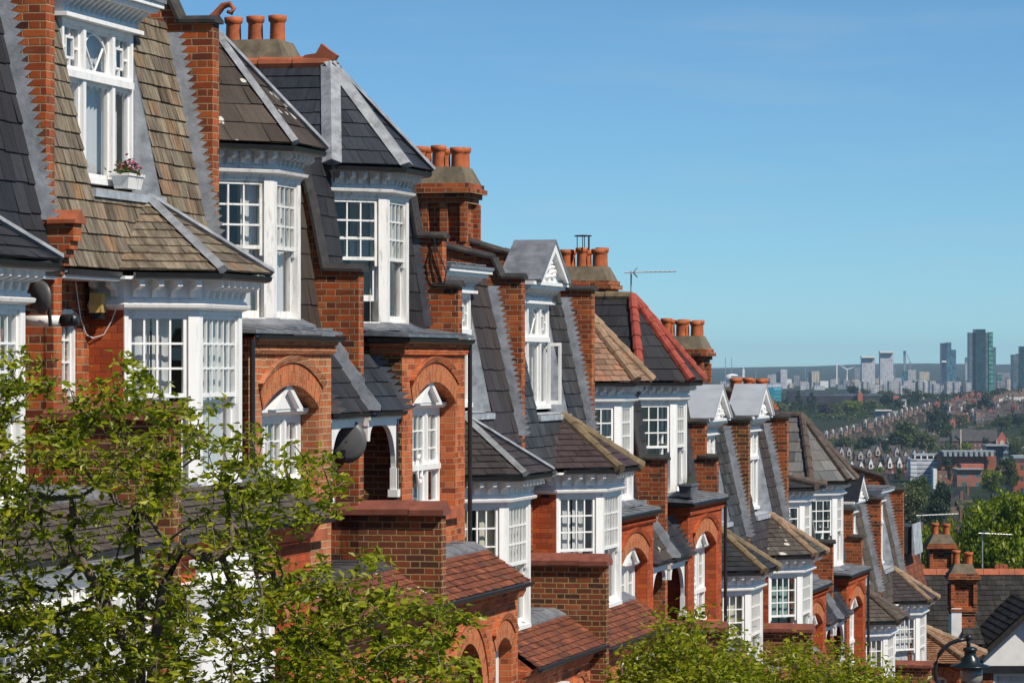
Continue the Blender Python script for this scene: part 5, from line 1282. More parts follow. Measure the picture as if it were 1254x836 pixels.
near_tree('street_tree', (tb.x, Yt, tb.z), attr, [
    ([(tb.x, Yt, tb.z), tp(168, 900), tp(160, 800, -.05), tp(120, 720, -.05), tp(85, 655, -.1)], selL),
    ([(tb.x + .02, Yt + .05, tb.z), tp(172, 900, .05), tp(172, 800, .1), tp(168, 700, .1), tp(165, 620, .1)], selM),
    ([(tb.x + .04, Yt, tb.z), tp(178, 900, -.05), tp(190, 800, -.1), tp(200, 720, -.1), tp(225, 670, -.1)], selR)], 5,
    'large spring tree with open layered branches in front of the left houses', 'street trees in new leaf', leaf=.077, per=10, spread=.054, rt=.0042)
Yt = 42.0
def right_tree(xc, ytop, Y, wpx, n, seed, label, hpx=110):
    global Yt
    Yt = Y; rng = np.random.default_rng(seed); pm = 4600 / Y
    b = at(xc, 0, Y); s_ = (b.x - X0) * SN + (Y - Y0) * CS; b.z = ground_z(s_)
    top = at(xc, ytop, Y).z
    a = np.concatenate([cloud(n, (b.x, Y, top - hpx / pm), (wpx / pm / 2, 1.5, hpx / pm), rng, None, .45), cloud(n // 4, (b.x - wpx / pm * .3, Y, top - hpx / pm * 1.0), (wpx / pm * .22, 1.0, hpx / pm * .55), rng), cloud(n // 4, (b.x + wpx / pm * .3, Y, top - hpx / pm * 1.0), (wpx / pm * .22, 1.0, hpx / pm * .55), rng)])
    near_tree('street_tree', tuple(b), a, [([tuple(b), (b.x + .03, Y, b.z + .8), (b.x - .02, Y + .05, b.z + 1.5), (b.x + .02, Y, b.z + 2.1)], np.arange(len(a)))], seed, label, 'street trees in new leaf', leaf=.085, per=17, spread=.12, step=.14)
right_tree(845, 742, 42.0, 170, 470, 21, 'low spring tree in front of the red hipped turret house')
right_tree(1008, 783, 47.0, 250, 760, 22, 'rounded spring tree left of the street lamp, below the lichen bay roof', 95)

# crowns further off: leaf sized faces gathered in uneven lobes
def far_mesh(seed, nl, nleaf, leaf, shape='round', material='leaf_far'):
    rng = np.random.default_rng(seed); P = []; Q = []
    for k in range(nl):
        if shape == 'cone':
            f = rng.random(); c = np.array([rng.normal() * .22 * (1 - f), rng.normal() * .22 * (1 - f), .12 + .82 * f]); r = .24 * (1.15 - f)
        elif shape == 'column':
            f = rng.random(); c = np.array([rng.normal() * .16, rng.normal() * .16, .15 + .72 * f]); r = .2
        else:
            a = rng.uniform(0, 6.28); q = rng.random() ** .6 * .33; z = rng.uniform(.32, .84); q *= math.sqrt(max(.1, 1 - ((z - .55) / .42) ** 2)); c = np.array([q * math.cos(a), q * math.sin(a), z]); r = rng.uniform(.07, .15)
        n = nleaf // nl; d = rng.normal(size=(n, 3)); d /= np.linalg.norm(d, axis=1)[:, None]
        P.append(c + d * (r * (rng.random(n) ** .25))[:, None] * np.array([1, 1, .8])); Q.append(d)
    return np.concatenate(P), np.concatenate(Q)
CR = {}
def far_tree(x, ytop, ybase, wpx, Y, material='leaf_far', shape='round', label=None, group=None, kind='broadleaf', nleaf=1100, leaf=0.05, seed=0, hidden_trunk=0.0, name='tree'):
    pm = 4600.0 / Y; w = wpx / pm; b = at(x, ytop, Y); zb = min(gz(b.x, Y), b.z - 3.0); h = b.z - zb; b.z = zb
    o = empty({'cone': 'conifer', 'column': 'poplar'}.get(shape, name), tuple(b), seed * 1.3, label, 'tree', group)
    key = (material, shape, seed % 5, nleaf)
    if key not in CR:
        P, Q = far_mesh(seed % 5 + 100, 22 if nleaf < 2000 else 60, nleaf, leaf, shape); rng = np.random.default_rng(seed)
        c = leaf_mesh('crown', P, leaf, rng, M[material], o, 1.0, .8, nrm=Q); 
        mb = MB(); mb.tube([(0, 0, -.02), (0.01, 0, .3), (-.01, .01, .6)], [.03, .022, .012], 6); mb.tube([(.0, 0, .28), (.12, .03, .5), (.2, .05, .62)], [.016, .012, .006], 5); mb.tube([(.0, 0, .25), (-.1, -.05, .48), (-.18, .02, .6)], [.016, .012, .006], 5)
        t = mb.build('trunk', M['bark'], o)
        CR[key] = (c, t)
    else:
        for q in CR[key]:
            k = q.copy(); C.objects.link(k); k.parent = o
    o.scale = (w * 1.15, w * 1.15, h)
    return o
# bright trees behind the cross house
T = far_tree
T(1226, 583, 740, 125, 330, 'leaf_mid', 'round', 'large bright green tree behind the slate roof at the right edge', nleaf=11000, leaf=.034, seed=1)
T(1282, 590, 740, 95, 360, 'leaf_mid', 'round', 'bright green tree cut by the right edge of the photo', nleaf=11000, leaf=.034, seed=2)
T(1138, 628, 735, 62, 300, 'leaf_mid', 'round', 'bright tree left of the cross house chimneys', nleaf=5000, leaf=.042, seed=3)
T(1181, 612, 735, 60, 340, 'leaf_mid', 'round', 'bright tree rising behind the two chimney stacks', nleaf=5000, leaf=.042, seed=4)
T(876, 455, 560, 46, 240, 'leaf_mid', 'round', 'yellow green treetop behind the left chimney pots above the pale gablets', nleaf=5000, leaf=.042, seed=5)
T(1033, 546, 640, 26, 420, 'leaf_mid', 'round', 'small bright treetop just right of the pale slate turret', nleaf=2500, leaf=.06, seed=6)
T(1116, 586, 665, 52, 1000, 'leaf_olive', 'round', 'pale olive blossoming tree beyond the end of the row', nleaf=5000, leaf=.042, seed=7)
T(1152, 583, 640, 30, 1060, 'leaf_dark', 'round', 'dark round tree right of the pale olive tree', nleaf=2500, leaf=.06, seed=8)
T(1146, 603, 668, 38, 900, 'leaf_dark', 'round', 'dark tree below the brick chimneys in the valley', nleaf=2500, leaf=.06, seed=9)  # its dark tone is the leaf colour itself
T(1122, 576, 630, 36, 1180, 'leaf_far', 'round', 'mid green tree behind the pale olive tree', nleaf=2500, leaf=.06, seed=10)
fm = lambda Y: 1.55 * Y + 300
FT = [(1215, 568, 606, 34, 800, 'leaf_mid', 'round', 'yellow green tree before the long red brick block'), (1231, 553, 604, 30, 830, 'leaf_far', 'round', 'tall dull green tree at the right end of the red brick block'),
 (1076, 570, 592, 24, 1050, 'leaf_mid', 'round', 'small light green tree before the red terrace'), (1100, 570, 590, 16, 1040, 'leaf_far', 'round', 'narrow tree at the right end of the red terrace'),
 (1244, 538, 560, 30, 1250, 'leaf_far', 'round', 'broad green tree right of the church gable'), (1207, 530, 549, 10, 1290, 'leaf_dark', 'round', 'small dark tree before the church roof'),
 (1181, 538, 556, 20, 1220, 'leaf_mid', 'round', 'light green tree left of the church'), (1168, 541, 556, 14, 1230, 'leaf_olive', 'round', 'olive bush like tree beside the church yard'),
 (1104, 511, 556, 46, 1400, 'leaf_far', 'round', 'broad dull green tree in the middle of the valley'), (1137, 527, 556, 36, 1350, 'leaf_olive', 'round', 'olive tree right of the broad valley tree'), (1122, 520, 556, 30, 1420, 'leaf_far', 'round', 'dull green tree tucked behind the olive valley tree'),
 (1060, 530, 556, 30, 1450, 'leaf_dark', 'round', 'dark tree below the white gabled row'), (1036, 533, 557, 30, 1480, 'leaf_far', 'round', 'green tree below the left end of the gabled row'), (1082, 536, 556, 22, 1430, 'leaf_dark', 'round', 'low dark tree left of the broad valley tree'),
 (1146, 496, 545, 24, 1650, 'leaf_dark', 'column', 'tall dark column of a tree right of the gabled row'), (1157, 500, 530, 18, 1700, 'leaf_dark', 'round', 'dark tree beside the tall dark column tree'),
 (1190, 492, 514, 28, 1900, 'leaf_dark', 'round', 'dark green tree among the roofs on the far slope'), (1208, 483, 508, 24, 1950, 'leaf_dark', 'round', 'darkest round tree below the green tower'),
 (1226, 508, 532, 34, 1700, 'leaf_far', 'round', 'wide green tree above the church roof'), (1246, 506, 530, 28, 1720, 'leaf_dark', 'round', 'dark tree at the right edge above the church'), (1175, 504, 518, 24, 1800, 'leaf_olive', 'round', 'olive tree between two rows of roofs'), (1160, 516, 532, 20, 1600, 'leaf_far', 'round', 'green tree left of the stepped dark roofs'),
 (978, 477, 514, 17, 2050, 'leaf_dark', 'cone', 'left one of two dark conifers'), (994, 480, 514, 20, 2040, 'leaf_dark', 'cone', 'right one of two dark conifers'), (1011, 491, 520, 28, 2000, 'leaf_bare', 'round', 'bare brown tree right of the dark conifers'),
 (1044, 487, 514, 30, 2050, 'leaf_mid', 'round', 'yellow green tree before the dark brick block'), (1064, 487, 512, 26, 2080, 'leaf_olive', 'round', 'olive green tree under the red stair tower'), (1087, 480, 506, 22, 2150, 'leaf_dark', 'round', 'dark tree right of the red stair tower'), (1099, 486, 504, 14, 2140, 'leaf_dark', 'round', 'small dark tree before the blue house'),
 (1044, 469, 492, 18, 2500, 'leaf_dark', 'round', 'dark treetop above the dark brick block, the larger of two'), (1060, 473, 490, 17, 2480, 'leaf_dark', 'round', 'dark treetop above the dark brick block, the smaller of two'), (1083, 476, 492, 32, 2600, 'leaf_olive', 'round', 'long olive treetop right of the two dark treetops'),
 (1113, 473, 496, 16, 2300, 'leaf_dark', 'column', 'dark upright tree left of the cream house'), (1123, 476, 496, 18, 2320, 'leaf_far', 'round', 'green tree close behind the dark upright tree'), (1135, 479, 494, 14, 2350, 'leaf_far', 'round', 'small green tree above the cream house'), (1251, 475, 492, 22, 2300, 'leaf_olive', 'round', 'olive treetop under the right hand tower'),
 (958, 492, 518, 20, 1900, 'leaf_olive', 'round', 'olive tree below the turquoise building'), (1240, 572, 600, 26, 900, 'leaf_far', 'round', 'green tree before the red house at the right edge'), (1160, 556, 580, 14, 980, 'leaf_dark', 'round', 'dark tree between scaffold block and red brick block')]
for k, (x, yt, yb, w, Y, m_, sh, lb) in enumerate(FT):
    T(x, yt, yb + 3, w, fm(Y), m_, sh, lb, nleaf=1500, leaf=.075, seed=k)
# ground cover woods in the valley and beyond the ridge, one mass each
def wood(name, x0, x1, y0, y1, Y0_, Y1_, n, hpx, material, seed, label):
    rng = np.random.default_rng(seed); P = []; Q = []
    for k in range(n):
        f = rng.random(); Y = fm(Y0_ + (Y1_ - Y0_) * f); x = rng.uniform(x0, x1); y = y0 + (y1 - y0) * f; p = at(x, y, Y); p.z = gz(p.x, Y); r = hpx / 4600 * Y * rng.uniform(.6, 1.2)
        m = 80; d = rng.normal(size=(m, 3)); d /= np.linalg.norm(d, axis=1)[:, None]
        P.append(np.array(p) + np.array([0, 0, r * .5]) + d * (rng.random(m) ** .25)[:, None] * r * np.array([1.1, 1.1, .7])); Q.append(d)
    o = leaf_mesh(name, np.concatenate(P), hpx / 4600 * fm((Y0_ + Y1_) / 2) * .42, rng, M[material], None, 1.0, .8, nrm=np.concatenate(Q))
    return tag(o, label, 'woodland', None, 'stuff')
wood('woodland', 1000, 1290, 490, 484, 2500, 2900, 240, 5, 'leaf_dark', 1, 'dark line of trees just below the towers')
wood('woodland', 1020, 1290, 668, 620, 420, 700, 90, 14, 'leaf_far', 2, 'trees filling the near valley behind the bright trees')
wood('woodland', 1030, 1290, 640, 612, 620, 800, 120, 8, 'leaf_dark', 3, 'dark trees between the valley houses')
wood('woodland', 960, 1290, 562, 542, 1250, 1560, 200, 6, 'leaf_far', 4, 'green trees round the church and below the gabled row')
wood('woodland', 900, 1290, 498, 494, 2150, 2600, 150, 6, 'leaf_dark', 5, 'trees along the ridge before the dark factory')
wood('woodland', 952, 1092, 524, 508, 1960, 2200, 110, 6, 'leaf_far', 6, 'trees on the slope in front of the dark brick factory')
wood('woodland', 1140, 1285, 520, 498, 1780, 2150, 90, 4, 'leaf_dark', 7, 'trees between the scattered houses of the far slope')
wood('woodland', 1000, 1150, 540, 520, 1480, 1700, 60, 6, 'leaf_far', 8, 'green trees between the red valley terrace and the white gabled row')
wood('woodland', 1160, 1285, 520, 500, 1500, 1800, 60, 6, 'leaf_far', 9, 'green trees above the church roof at the right')
# ------------------------------------------------------------------ ground, road and hills
rows = [-60, -20, 10, 40, 70, 100, 115, 140, 180, 250, 320, 400, 500, 600, 800, 1000, 1150, 1350, 1540, 1750, 1930, 2120, 2315, 2550, 2750, 2966, 3150, 3300, 3524, 3790, 4100, 4400, 5000, 6000, 7000, 9000, 11000, 12500, 14000, 15500, 17000, 18000, 19500]
V, Fc = [], []; NX = 44
for Y in rows:
    for i in range(NX + 1):
        hw = 120 + max(0, Y) * .34; X = -hw + 2 * hw * i / NX
        z = gz(X, Y)
        V.append((X, Y, z))
for j in range(len(rows) - 1):
    for i in range(NX): a = j * (NX + 1) + i; Fc.append((a, a + 1, a + NX + 2, a + NX + 1))
me = bpy.data.meshes.new('ground'); me.from_pydata(V, [], Fc)
m, nt, b = mat('ground cover'); tc = geo(nt); v = tc.outputs['Object']
c = ramp(nt, noise(nt, v, .06, 6, .6), [(.3, (.010, .019, .007)), (.5, (.019, .030, .011)), (.62, (.03, .036, .018)), (.75, (.06, .055, .045))])
c2 = ramp(nt, noise(nt, v, .004, 5, .6), [(.35, (.014, .024, .010)), (.55, (.025, .033, .018)), (.7, (.06, .06, .05))])
sy = nd(nt, 'ShaderNodeSeparateXYZ', {0: v}).outputs[1]
f = nd(nt, 'ShaderNodeMapRange', {0: sy, 1: 800.0, 2: 5000.0, 3: 0.0, 4: 1.0}).outputs[0]
nt.links.new(mix(nt, f, c, c2), b.inputs['Base Color']); b.inputs['Roughness'].default_value = .95; b.inputs['Specular IOR Level'].default_value = .1
me.materials.append(m); o = bpy.data.objects.new('ground', me); C.objects.link(o); tag(o, None, None, None, 'structure')
def strip(name, t0, t1, dz, col, rough=.9):
    mb = MB()
    for s in range(-60, 62, 4):
        q = [W(s, t0, ground_z(s) + dz), W(s, t1, ground_z(s) + dz), W(s + 4, t1, ground_z(s + 4) + dz), W(s + 4, t0, ground_z(s + 4) + dz)]
        mb.prism([tuple(p - Vector((0, 0, .3))) for p in q], [tuple(p) for p in q])
    o = mb.build(name, plain(name + ' surface', col, rough, .2, 2.0, bmp=.3)); tag(o, None, None, None, 'structure'); return o
strip('road', 5.6, 13.6, 0.0, (.05, .05, .052)); strip('pavement', 2.9, 5.45, .12, (.22, .21, .20)); strip('kerb', 5.45, 5.6, .13, (.32, .31, .30)); strip('pavement', 13.75, 16.2, .12, (.22, .21, .20)); strip('kerb', 13.6, 13.75, .13, (.32, .31, .30))
strip('front_path', 1.4, 2.9, .10, (.25, .18, .13))

# ------------------------------------------------------------------ buildings in the distance
def facade(name, wall, win, cw, ch, wx=(.2, .8), wz=(.3, .78), rough=.7, var=.12, glassy=False):
    m, nt, b = mat(name); uv = geo(nt).outputs['UV']; sp = nd(nt, 'ShaderNodeSeparateXYZ', {0: uv})
    a = mth(nt, 'DIVIDE', sp.outputs[0], cw); c = mth(nt, 'DIVIDE', sp.outputs[1], ch); fx = mth(nt, 'FRACT', a); fz = mth(nt, 'FRACT', c)
    k = mth(nt, 'MULTIPLY', mth(nt, 'MULTIPLY', mth(nt, 'GREATER_THAN', fx, wx[0]), mth(nt, 'LESS_THAN', fx, wx[1])), mth(nt, 'MULTIPLY', mth(nt, 'GREATER_THAN', fz, wz[0]), mth(nt, 'LESS_THAN', fz, wz[1])))
    idv = nd(nt, 'ShaderNodeCombineXYZ', {0: mth(nt, 'FLOOR', a), 1: mth(nt, 'FLOOR', c)}); wn = nd(nt, 'ShaderNodeTexWhiteNoise', {0: idv.outputs[0]}).outputs[0]
    wc = mix(nt, wn, tuple(x * .55 for x in win), tuple(min(1, x * 1.5) for x in win))
    pc = mix(nt, wn, tuple(x * (1 - var) for x in wall), tuple(min(1, x * (1 + var)) for x in wall))
    nt.links.new(mix(nt, k, pc, wc), b.inputs['Base Color']); r = nd(nt, 'ShaderNodeMapRange', {0: k, 3: rough, 4: .15 if glassy else .35}); nt.links.new(r.outputs[0], b.inputs['Roughness'])
    return m
FC = {'white': facade('white tower cladding', (.55, .55, .58), (.24, .26, .32), 3.4, 3.3, (.12, .78), (.35, .8)), 'pale': facade('pale slab block', (.40, .40, .41), (.24, .25, .28), 5.0, 3.0, (.2, .7)), 'blueglass': facade('blue glass tower', (.035, .085, .13), (.06, .16, .22), 4.0, 4.0, (.1, .9), (.15, .85), .3, .3, True),
      'navy': facade('navy cladding', (.022, .035, .07), (.03, .055, .11), 4.0, 4.0, (.1, .9), (.15, .85), .4, .2), 'teal': facade('dark teal cladding', (.014, .045, .06), (.02, .065, .08), 3.4, 3.2, (.15, .85), (.2, .8), .4, .2), 'greyblue': facade('grey balcony bands', (.20, .25, .30), (.045, .065, .09), 4.4, 3.2, (.0, 1.0), (.35, .95), .5, .2),
      'green': facade('green glass panels', (.07, .30, .22), (.03, .12, .11), 4.0, 6.4, (.0, 1.0), (.55, .95), .4, .4), 'cream': facade('cream flats', (.55, .48, .36), (.22, .2, .18), 5.0, 3.4), 'grey': facade('grey office', (.24, .25, .28), (.11, .13, .16), 5.0, 4.0), 'turq': facade('turquoise cladding', (.015, .23, .32), (.10, .42, .52), 16.0, 4.2, (.0, .5), (.45, .8), .5, .15),
      'darkbrick': facade('dark brick factory', (.035, .028, .034), (.03, .04, .075), 4.6, 5.2, (.25, .75), (.2, .75), .8), 'redblock': facade('orange brick block', (.30, .085, .035), (.05, .045, .045), 5.6, 5.2, (.36, .62), (.25, .7), .85), 'pinkbrick': facade('pink brick block', (.30, .12, .085), (.08, .14, .15), 7.0, 5.0, (.3, .65), (.2, .7), .85), 'scaffold': facade('white scaffold sheeting', (.55, .57, .62), (.20, .22, .28), 3.0, 2.1, (.0, 1.0), (.1, .42), .7, .3),
      'house': facade('far brick house wall', (.17, .085, .055), (.30, .29, .28), 2.6, 2.9, (.3, .7), (.3, .75), .85), 'tanhouse': facade('far stock brick wall', (.17, .115, .075), (.07, .068, .065), 2.8, 2.9, (.3, .65), (.35, .8), .85), 'redhouse': facade('far red brick wall', (.19, .05, .035), (.42, .41, .40), 3.2, 3.1, (.35, .65), (.35, .75), .85), 'whitehouse': facade('far white wall', (.66, .64, .60), (.18, .18, .18), 2.6, 2.9, (.3, .7), (.3, .75), .8), 'shop': facade('dark shop fronts', (.03, .03, .035), (.25, .04, .06), 8.0, 4.0, (.1, .45), (.55, .85), .6)}
M['farroof'] = plain('far slate roof', (.055, .052, .055), .8, .35, .4); M['farroofbrown'] = plain('far brown roof', (.12, .082, .07), .8, .35, .4); M['farwhite'] = plain('far white paint', (.78, .77, .74), .7, .05, .5); M['gableoff'] = plain('far cream paint', (.44, .42, .385), .7, .1, .5); M['redgable'] = plain('pink red gable', (.42, .12, .08), .8, .15, .5); M['farlead'] = plain('far pale lead roof', (.30, .34, .36), .6, .2, .3)
def boxes(name, parts, label, cat, group=None, loc=None):
    # parts: (part name, material, [ (x0,x1,y0,y1,z0,z1) ... ]) in world metres; the first is the body
    xs = [b for p in parts for b in p[2]]
    cx = sum((b[0] + b[1]) / 2 for b in xs) / len(xs); cy = min(b[2] for b in xs); z0 = min(b[4] for b in xs)
    o = empty(name, (cx, cy, z0), 0, label, cat, group)
    f = LF((cx, cy, z0))
    for pn, m_, bl in parts:
        mb = MB(f)
        for b in bl: mb.box(*b)
        mb.build(pn, m_, o)
    return o
def bx(x0, x1, y0, y1, Y, depth=None, grounded=True):                  # front rectangle seen between two bearings, with a real depth
    a, b = at(x0, y1, Y), at(x1, y0, Y); d = depth or (b.x - a.x)
    return (a.x, b.x, Y, Y + d, min(a.z, gz((a.x + b.x) / 2, Y) - 1.5) if grounded else a.z, b.z)
boxes('tower_block', [('shaft', FC['white'], [bx(1055.5, 1071.5, 438, 470, 6400)]), ('crown', M['farwhite'], [bx(1055, 1072, 435.8, 438, 6395, grounded=False)])], 'shorter of the two white gridded towers', 'tower block')
boxes('tower_block', [('shaft', FC['white'], [bx(1078, 1094, 432, 470, 6300)]), ('crown', M['farwhite'], [bx(1077.5, 1094.5, 429.8, 432, 6295, grounded=False)])], 'taller of the two white gridded towers', 'tower block')
boxes('glass_tower', [('dark_face', FC['navy'], [bx(1153.5, 1158.8, 420, 468, 6500, 30)]), ('shaft', FC['blueglass'], [bx(1159, 1165, 419, 468, 6502, 30), bx(1165.1, 1170.8, 428, 468, 6502, 30)]), ('sky_lobby', M['farwhite'], [bx(1153.4, 1159, 441.5, 443.6, 6496, 6, grounded=False)])], 'stepped dark blue glass tower with a white notch', 'tower')
boxes('tower_block', [('dark_core', FC['teal'], [bx(1194.5, 1207, 403, 484, 5200, 30)]), ('grey_wing', FC['greyblue'], [bx(1187.3, 1194.4, 407, 484, 5203, 26)]), ('slate_wing', FC['greyblue'], [bx(1207.1, 1211, 407, 484, 5203, 24)]), ('green_wing', FC['green'], [bx(1211.1, 1216, 406.5, 484, 5202, 24)]), ('side_wing', FC['greyblue'], [bx(1216.1, 1219.6, 425, 484, 5206, 24)])], 'tall dark teal and green tower, nearest on the skyline', 'tower block')
boxes('tower_block', [('grey_wing', FC['greyblue'], [bx(1241, 1247, 434, 482, 5300, 30)]), ('dark_core', FC['teal'], [bx(1247.1, 1266, 433, 482, 5302, 30)]), ('penthouse', FC['teal'], [bx(1249.5, 1262, 424, 433, 5306, 20, grounded=False)])], 'dark tower cut by the right edge of the photo', 'tower block')
boxes('tower_block', [('shaft', FC['white'], [bx(956, 964, 452, 473, 6800)]), ('dark_side', FC['navy'], [bx(951.5, 956, 456, 473, 6795, 25)])], 'white tower with a dark side above the turquoise building', 'tower block')
boxes('tower_block', [('shaft', FC['cream'], [bx(994, 1003.5, 454.5, 469, 7000)]), ('dark_side', FC['navy'], [bx(990.5, 994, 456, 469, 6990, 25)])], 'cream tower with a dark side', 'tower block')
boxes('tower_block', [('shaft', FC['grey'], [bx(972, 979, 459.5, 470, 7600)])], 'small grey mauve tower left of the cream tower', 'tower block')
boxes('tower_block', [('shaft', FC['blueglass'], [bx(1104.5, 1112, 454, 470, 6600)]), ('pale_side', FC['pale'], [bx(1112.1, 1122, 452.5, 470, 6602)])], 'blue block joined to a pale block under the crane', 'tower block')
boxes('slender_tower', [('shaft', FC['grey'], [bx(1106.6, 1109.4, 431, 456, 8600)]), ('top', FC['blueglass'], [bx(1106.4, 1109.6, 429.5, 433, 8598, grounded=False)])], 'slender pale tower with a blue top left of the crane', 'tower')
boxes('tower_block', [('shaft', FC['pale'], [bx(1182, 1187, 443, 470, 7600)]), ('top', FC['blueglass'], [bx(1182, 1187.2, 437.5, 443, 7602, grounded=False)])], 'pale tower with blue glass top behind the teal tower', 'tower block')
boxes('tower_block', [('shaft', FC['grey'], [bx(1046.5, 1053, 450, 464, 9000)])], 'small hazy blue tower left of the white gridded towers', 'tower block')
boxes('office_building', [('body', FC['turq'], [bx(939, 956.7, 474.5, 497, 4300, 30)]), ('roof_plant', FC['white'], [bx(939, 956, 470, 474.4, 4305, 20, grounded=False)])], 'turquoise striped building behind the chimney pots', 'office building')
boxes('flats', [('body', FC['cream'], [bx(1126, 1138, 455, 466, 7800)])], 'cream flats right of the crane', 'flats')
boxes('flats', [('body', FC['grey'], [bx(1221, 1240, 456, 484, 5600)]), ('balconies', FC['green'], [bx(1221, 1227, 459, 466, 5590, 5, grounded=False)])], 'dark grey blue flats between the two dark towers', 'flats')
boxes('flats', [('body', FC['cream'], [bx(1233, 1240, 464, 474, 5500, 20)])], 'small cream flats beside the right edge tower', 'flats')
boxes('mast', [('pole', M['farwhite'], [bx(1024.2, 1025.6, 443, 466, 7000, 5)])], 'plain white mast left of the wind turbine', 'mast')
for x, yt, lb in ((888.5, 437, 'left of two faint thin masts on the horizon'), (896, 438, 'right of two faint thin masts on the horizon'), (925.5, 453, 'faint mast above the middle chimney pots'), (986.5, 450, 'thin reddish mast left of the cream tower')):
    boxes('mast', [('pole', FC['grey'], [bx(x - .35, x + .35, yt, 466, 9500, 3)])], lb, 'mast')
boxes('church_spire', [('shaft', M['farwhite'], [bx(909.3, 912, 452, 466, 8200, 6)]), ('tip', M['farwhite'], [bx(910.2, 911, 449, 452, 8202, 2, grounded=False)])], 'slim white spire near the white dome', 'spire')
pm = 4600 / 8000; d = at(896.5, 463.5, 8000)
o = empty('dome', tuple(d), 0, 'wide white dome roof on the left of the skyline', 'dome'); mb = MB(); n = 24; mb.lathe((0, 0, 0), [(16.5, -4), (16.5, 0), (15.5, 4), (12.5, 7.5), (8, 9.5), (0.01, 10.5)], n); q = mb.build('shell', M['farwhite'], o, True)
t0 = at(1037, 466, 7200)
o = empty('wind_turbine', tuple(t0), 0, 'white three bladed wind turbine on the skyline', 'wind turbine')
mb = MB(); hh = at(0, 452.5, 7200).z - t0.z; mb.tube([(0, 0, 0), (0, 0, hh)], [1.6, 1.1], 8); mb.build('tower', M['farwhite'], o)
mb = MB(); mb.box(-2, 2, -5, 3, hh - 1.5, hh + 1.5); mb.build('nacelle', M['farwhite'], o)
for k, a in enumerate((148, 20, 268)):
    mb = MB(); c_, s_ = math.cos(rad(a)), math.sin(rad(a)); mb.tube([(0, -5.5, hh), (c_ * 5, -5.5, hh + s_ * 5), (c_ * 15, -5.5, hh + s_ * 15)], [.9, 1.2, .3], 6); mb.build('blade', M['farwhite'], o)
t0 = at(1114.5, 468, 6900)
o = empty('tower_crane', tuple(t0), 0, 'tower crane with raised jib beside the pale block', 'crane')
mb = MB(); hh = at(0, 443, 6900).z - t0.z; mb.box(-1.1, 1.1, -1.1, 1.1, 0, hh); mb.build('mast', FC['grey'], o); mb = MB(); mb.tube([(3, 0, hh - 6), (0, 0, hh), (-5.5, 0, hh + 14)], .6, 5); mb.build('jib', FC['grey'], o)
t0 = at(1095.5, 466, 7000)
o = empty('tower_crane', tuple(t0), 0, 'small crane with slanting jib right of the white gridded towers', 'crane')
mb = MB(); hh = at(0, 452, 7000).z - t0.z; mb.box(-.8, .8, -.8, .8, 0, hh); mb.build('mast', FC['grey'], o); mb = MB(); mb.tube([(-2, 0, hh - 3), (0, 0, hh), (7.5, 0, hh + 12)], .5, 5); mb.build('jib', FC['grey'], o)
# low blocks of the city
rg = random.Random(19)
for k in range(24):
    x = 1038 + k * 6.3 + rg.uniform(-2, 2); y = 469 + rg.uniform(-3.5, 3.5)
    boxes('slab_block', [('body', FC['pale'] if k % 5 else FC['white'], [bx(x, x + rg.uniform(4, 9.6), y, 483, 5000 + rg.uniform(-60, 400), rg.uniform(15, 40))])], 'pale slab block in the long pale band under the towers', 'flats', 'pale slab blocks under the towers')
cols = [FC['pale'], FC['white'], FC['grey'], FC['cream'], FC['pale'], FC['grey'], M['farwhite'], FC['navy'], FC['house']]
for k in range(120):
    x = rg.uniform(880, 1275); Y = rg.uniform(5400, 8600); yb = HY + 49 / Y * 4600; hpx = rg.uniform(3, 9) * (1.0 if rg.random() < .85 else 1.5); w = rg.uniform(4, 15)
    boxes('city_block', [('body', rg.choice(cols), [bx(x, x + w, yb - hpx, yb + 2, Y, rg.uniform(15, 40))])], 'low far block in the hazy city below the horizon', 'building', 'low blocks of the distant city')
# the long dark brick factory and other single buildings of the middle distance
boxes('factory', [('body', FC['darkbrick'], [bx(966, 1090, 484, 512, fm(2250), 30)]), ('parapet', FC['greyblue'], [bx(975, 1088, 481.8, 484, fm(2262), 8, grounded=False)]), ('tower', FC['darkbrick'], [bx(966, 976, 478.5, 484, fm(2255), 20, grounded=False)]), ('stair_tower', M['redgable'], [bx(1050.5, 1056.5, 481, 491, fm(2244), 8, grounded=False)])], 'long dark brick factory with a red stair tower', 'factory')
boxes('brick_block', [('body', FC['redblock'], [bx(1153, 1209, 559, 577, fm(1050), 26)]), ('end_wing', M['brick_end'] if 'brick_end' in M else FC['redblock'], [bx(1209.1, 1220, 558.5, 577, fm(1046), 24)]), ('mansard', M['farroof'], [bx(1154, 1219, 553, 558.9, fm(1052), 20, grounded=False)]), ('dormer', M['farlead'], [bx(1156 + i * 6.4, 1159.4 + i * 6.4, 553.5, 558.5, fm(1048), 6, grounded=False) for i in range(10)]), ('roof_rail', M['farlead'], [bx(1154, 1219, 551.6, 553, fm(1054), 12, grounded=False)])], 'long orange brick block with a row of grey dormers', 'flats')
boxes('office_building', [('sheeting', FC['scaffold'], [bx(1115, 1153, 562, 584, fm(1060), 16)]), ('upper_frame', M['farroof'], [bx(1120, 1153, 558, 562, fm(1066), 12, grounded=False)]), ('roof_slab', M['farlead'], [bx(1119, 1154, 555.6, 558, fm(1064), 14, grounded=False)]), ('column', M['farwhite'], [bx(1120 + i * 7.6, 1121.2 + i * 7.6, 557.9, 562, fm(1063), 2, grounded=False) for i in range(5)])], 'unfinished building wrapped in pale scaffold sheeting', 'building site')
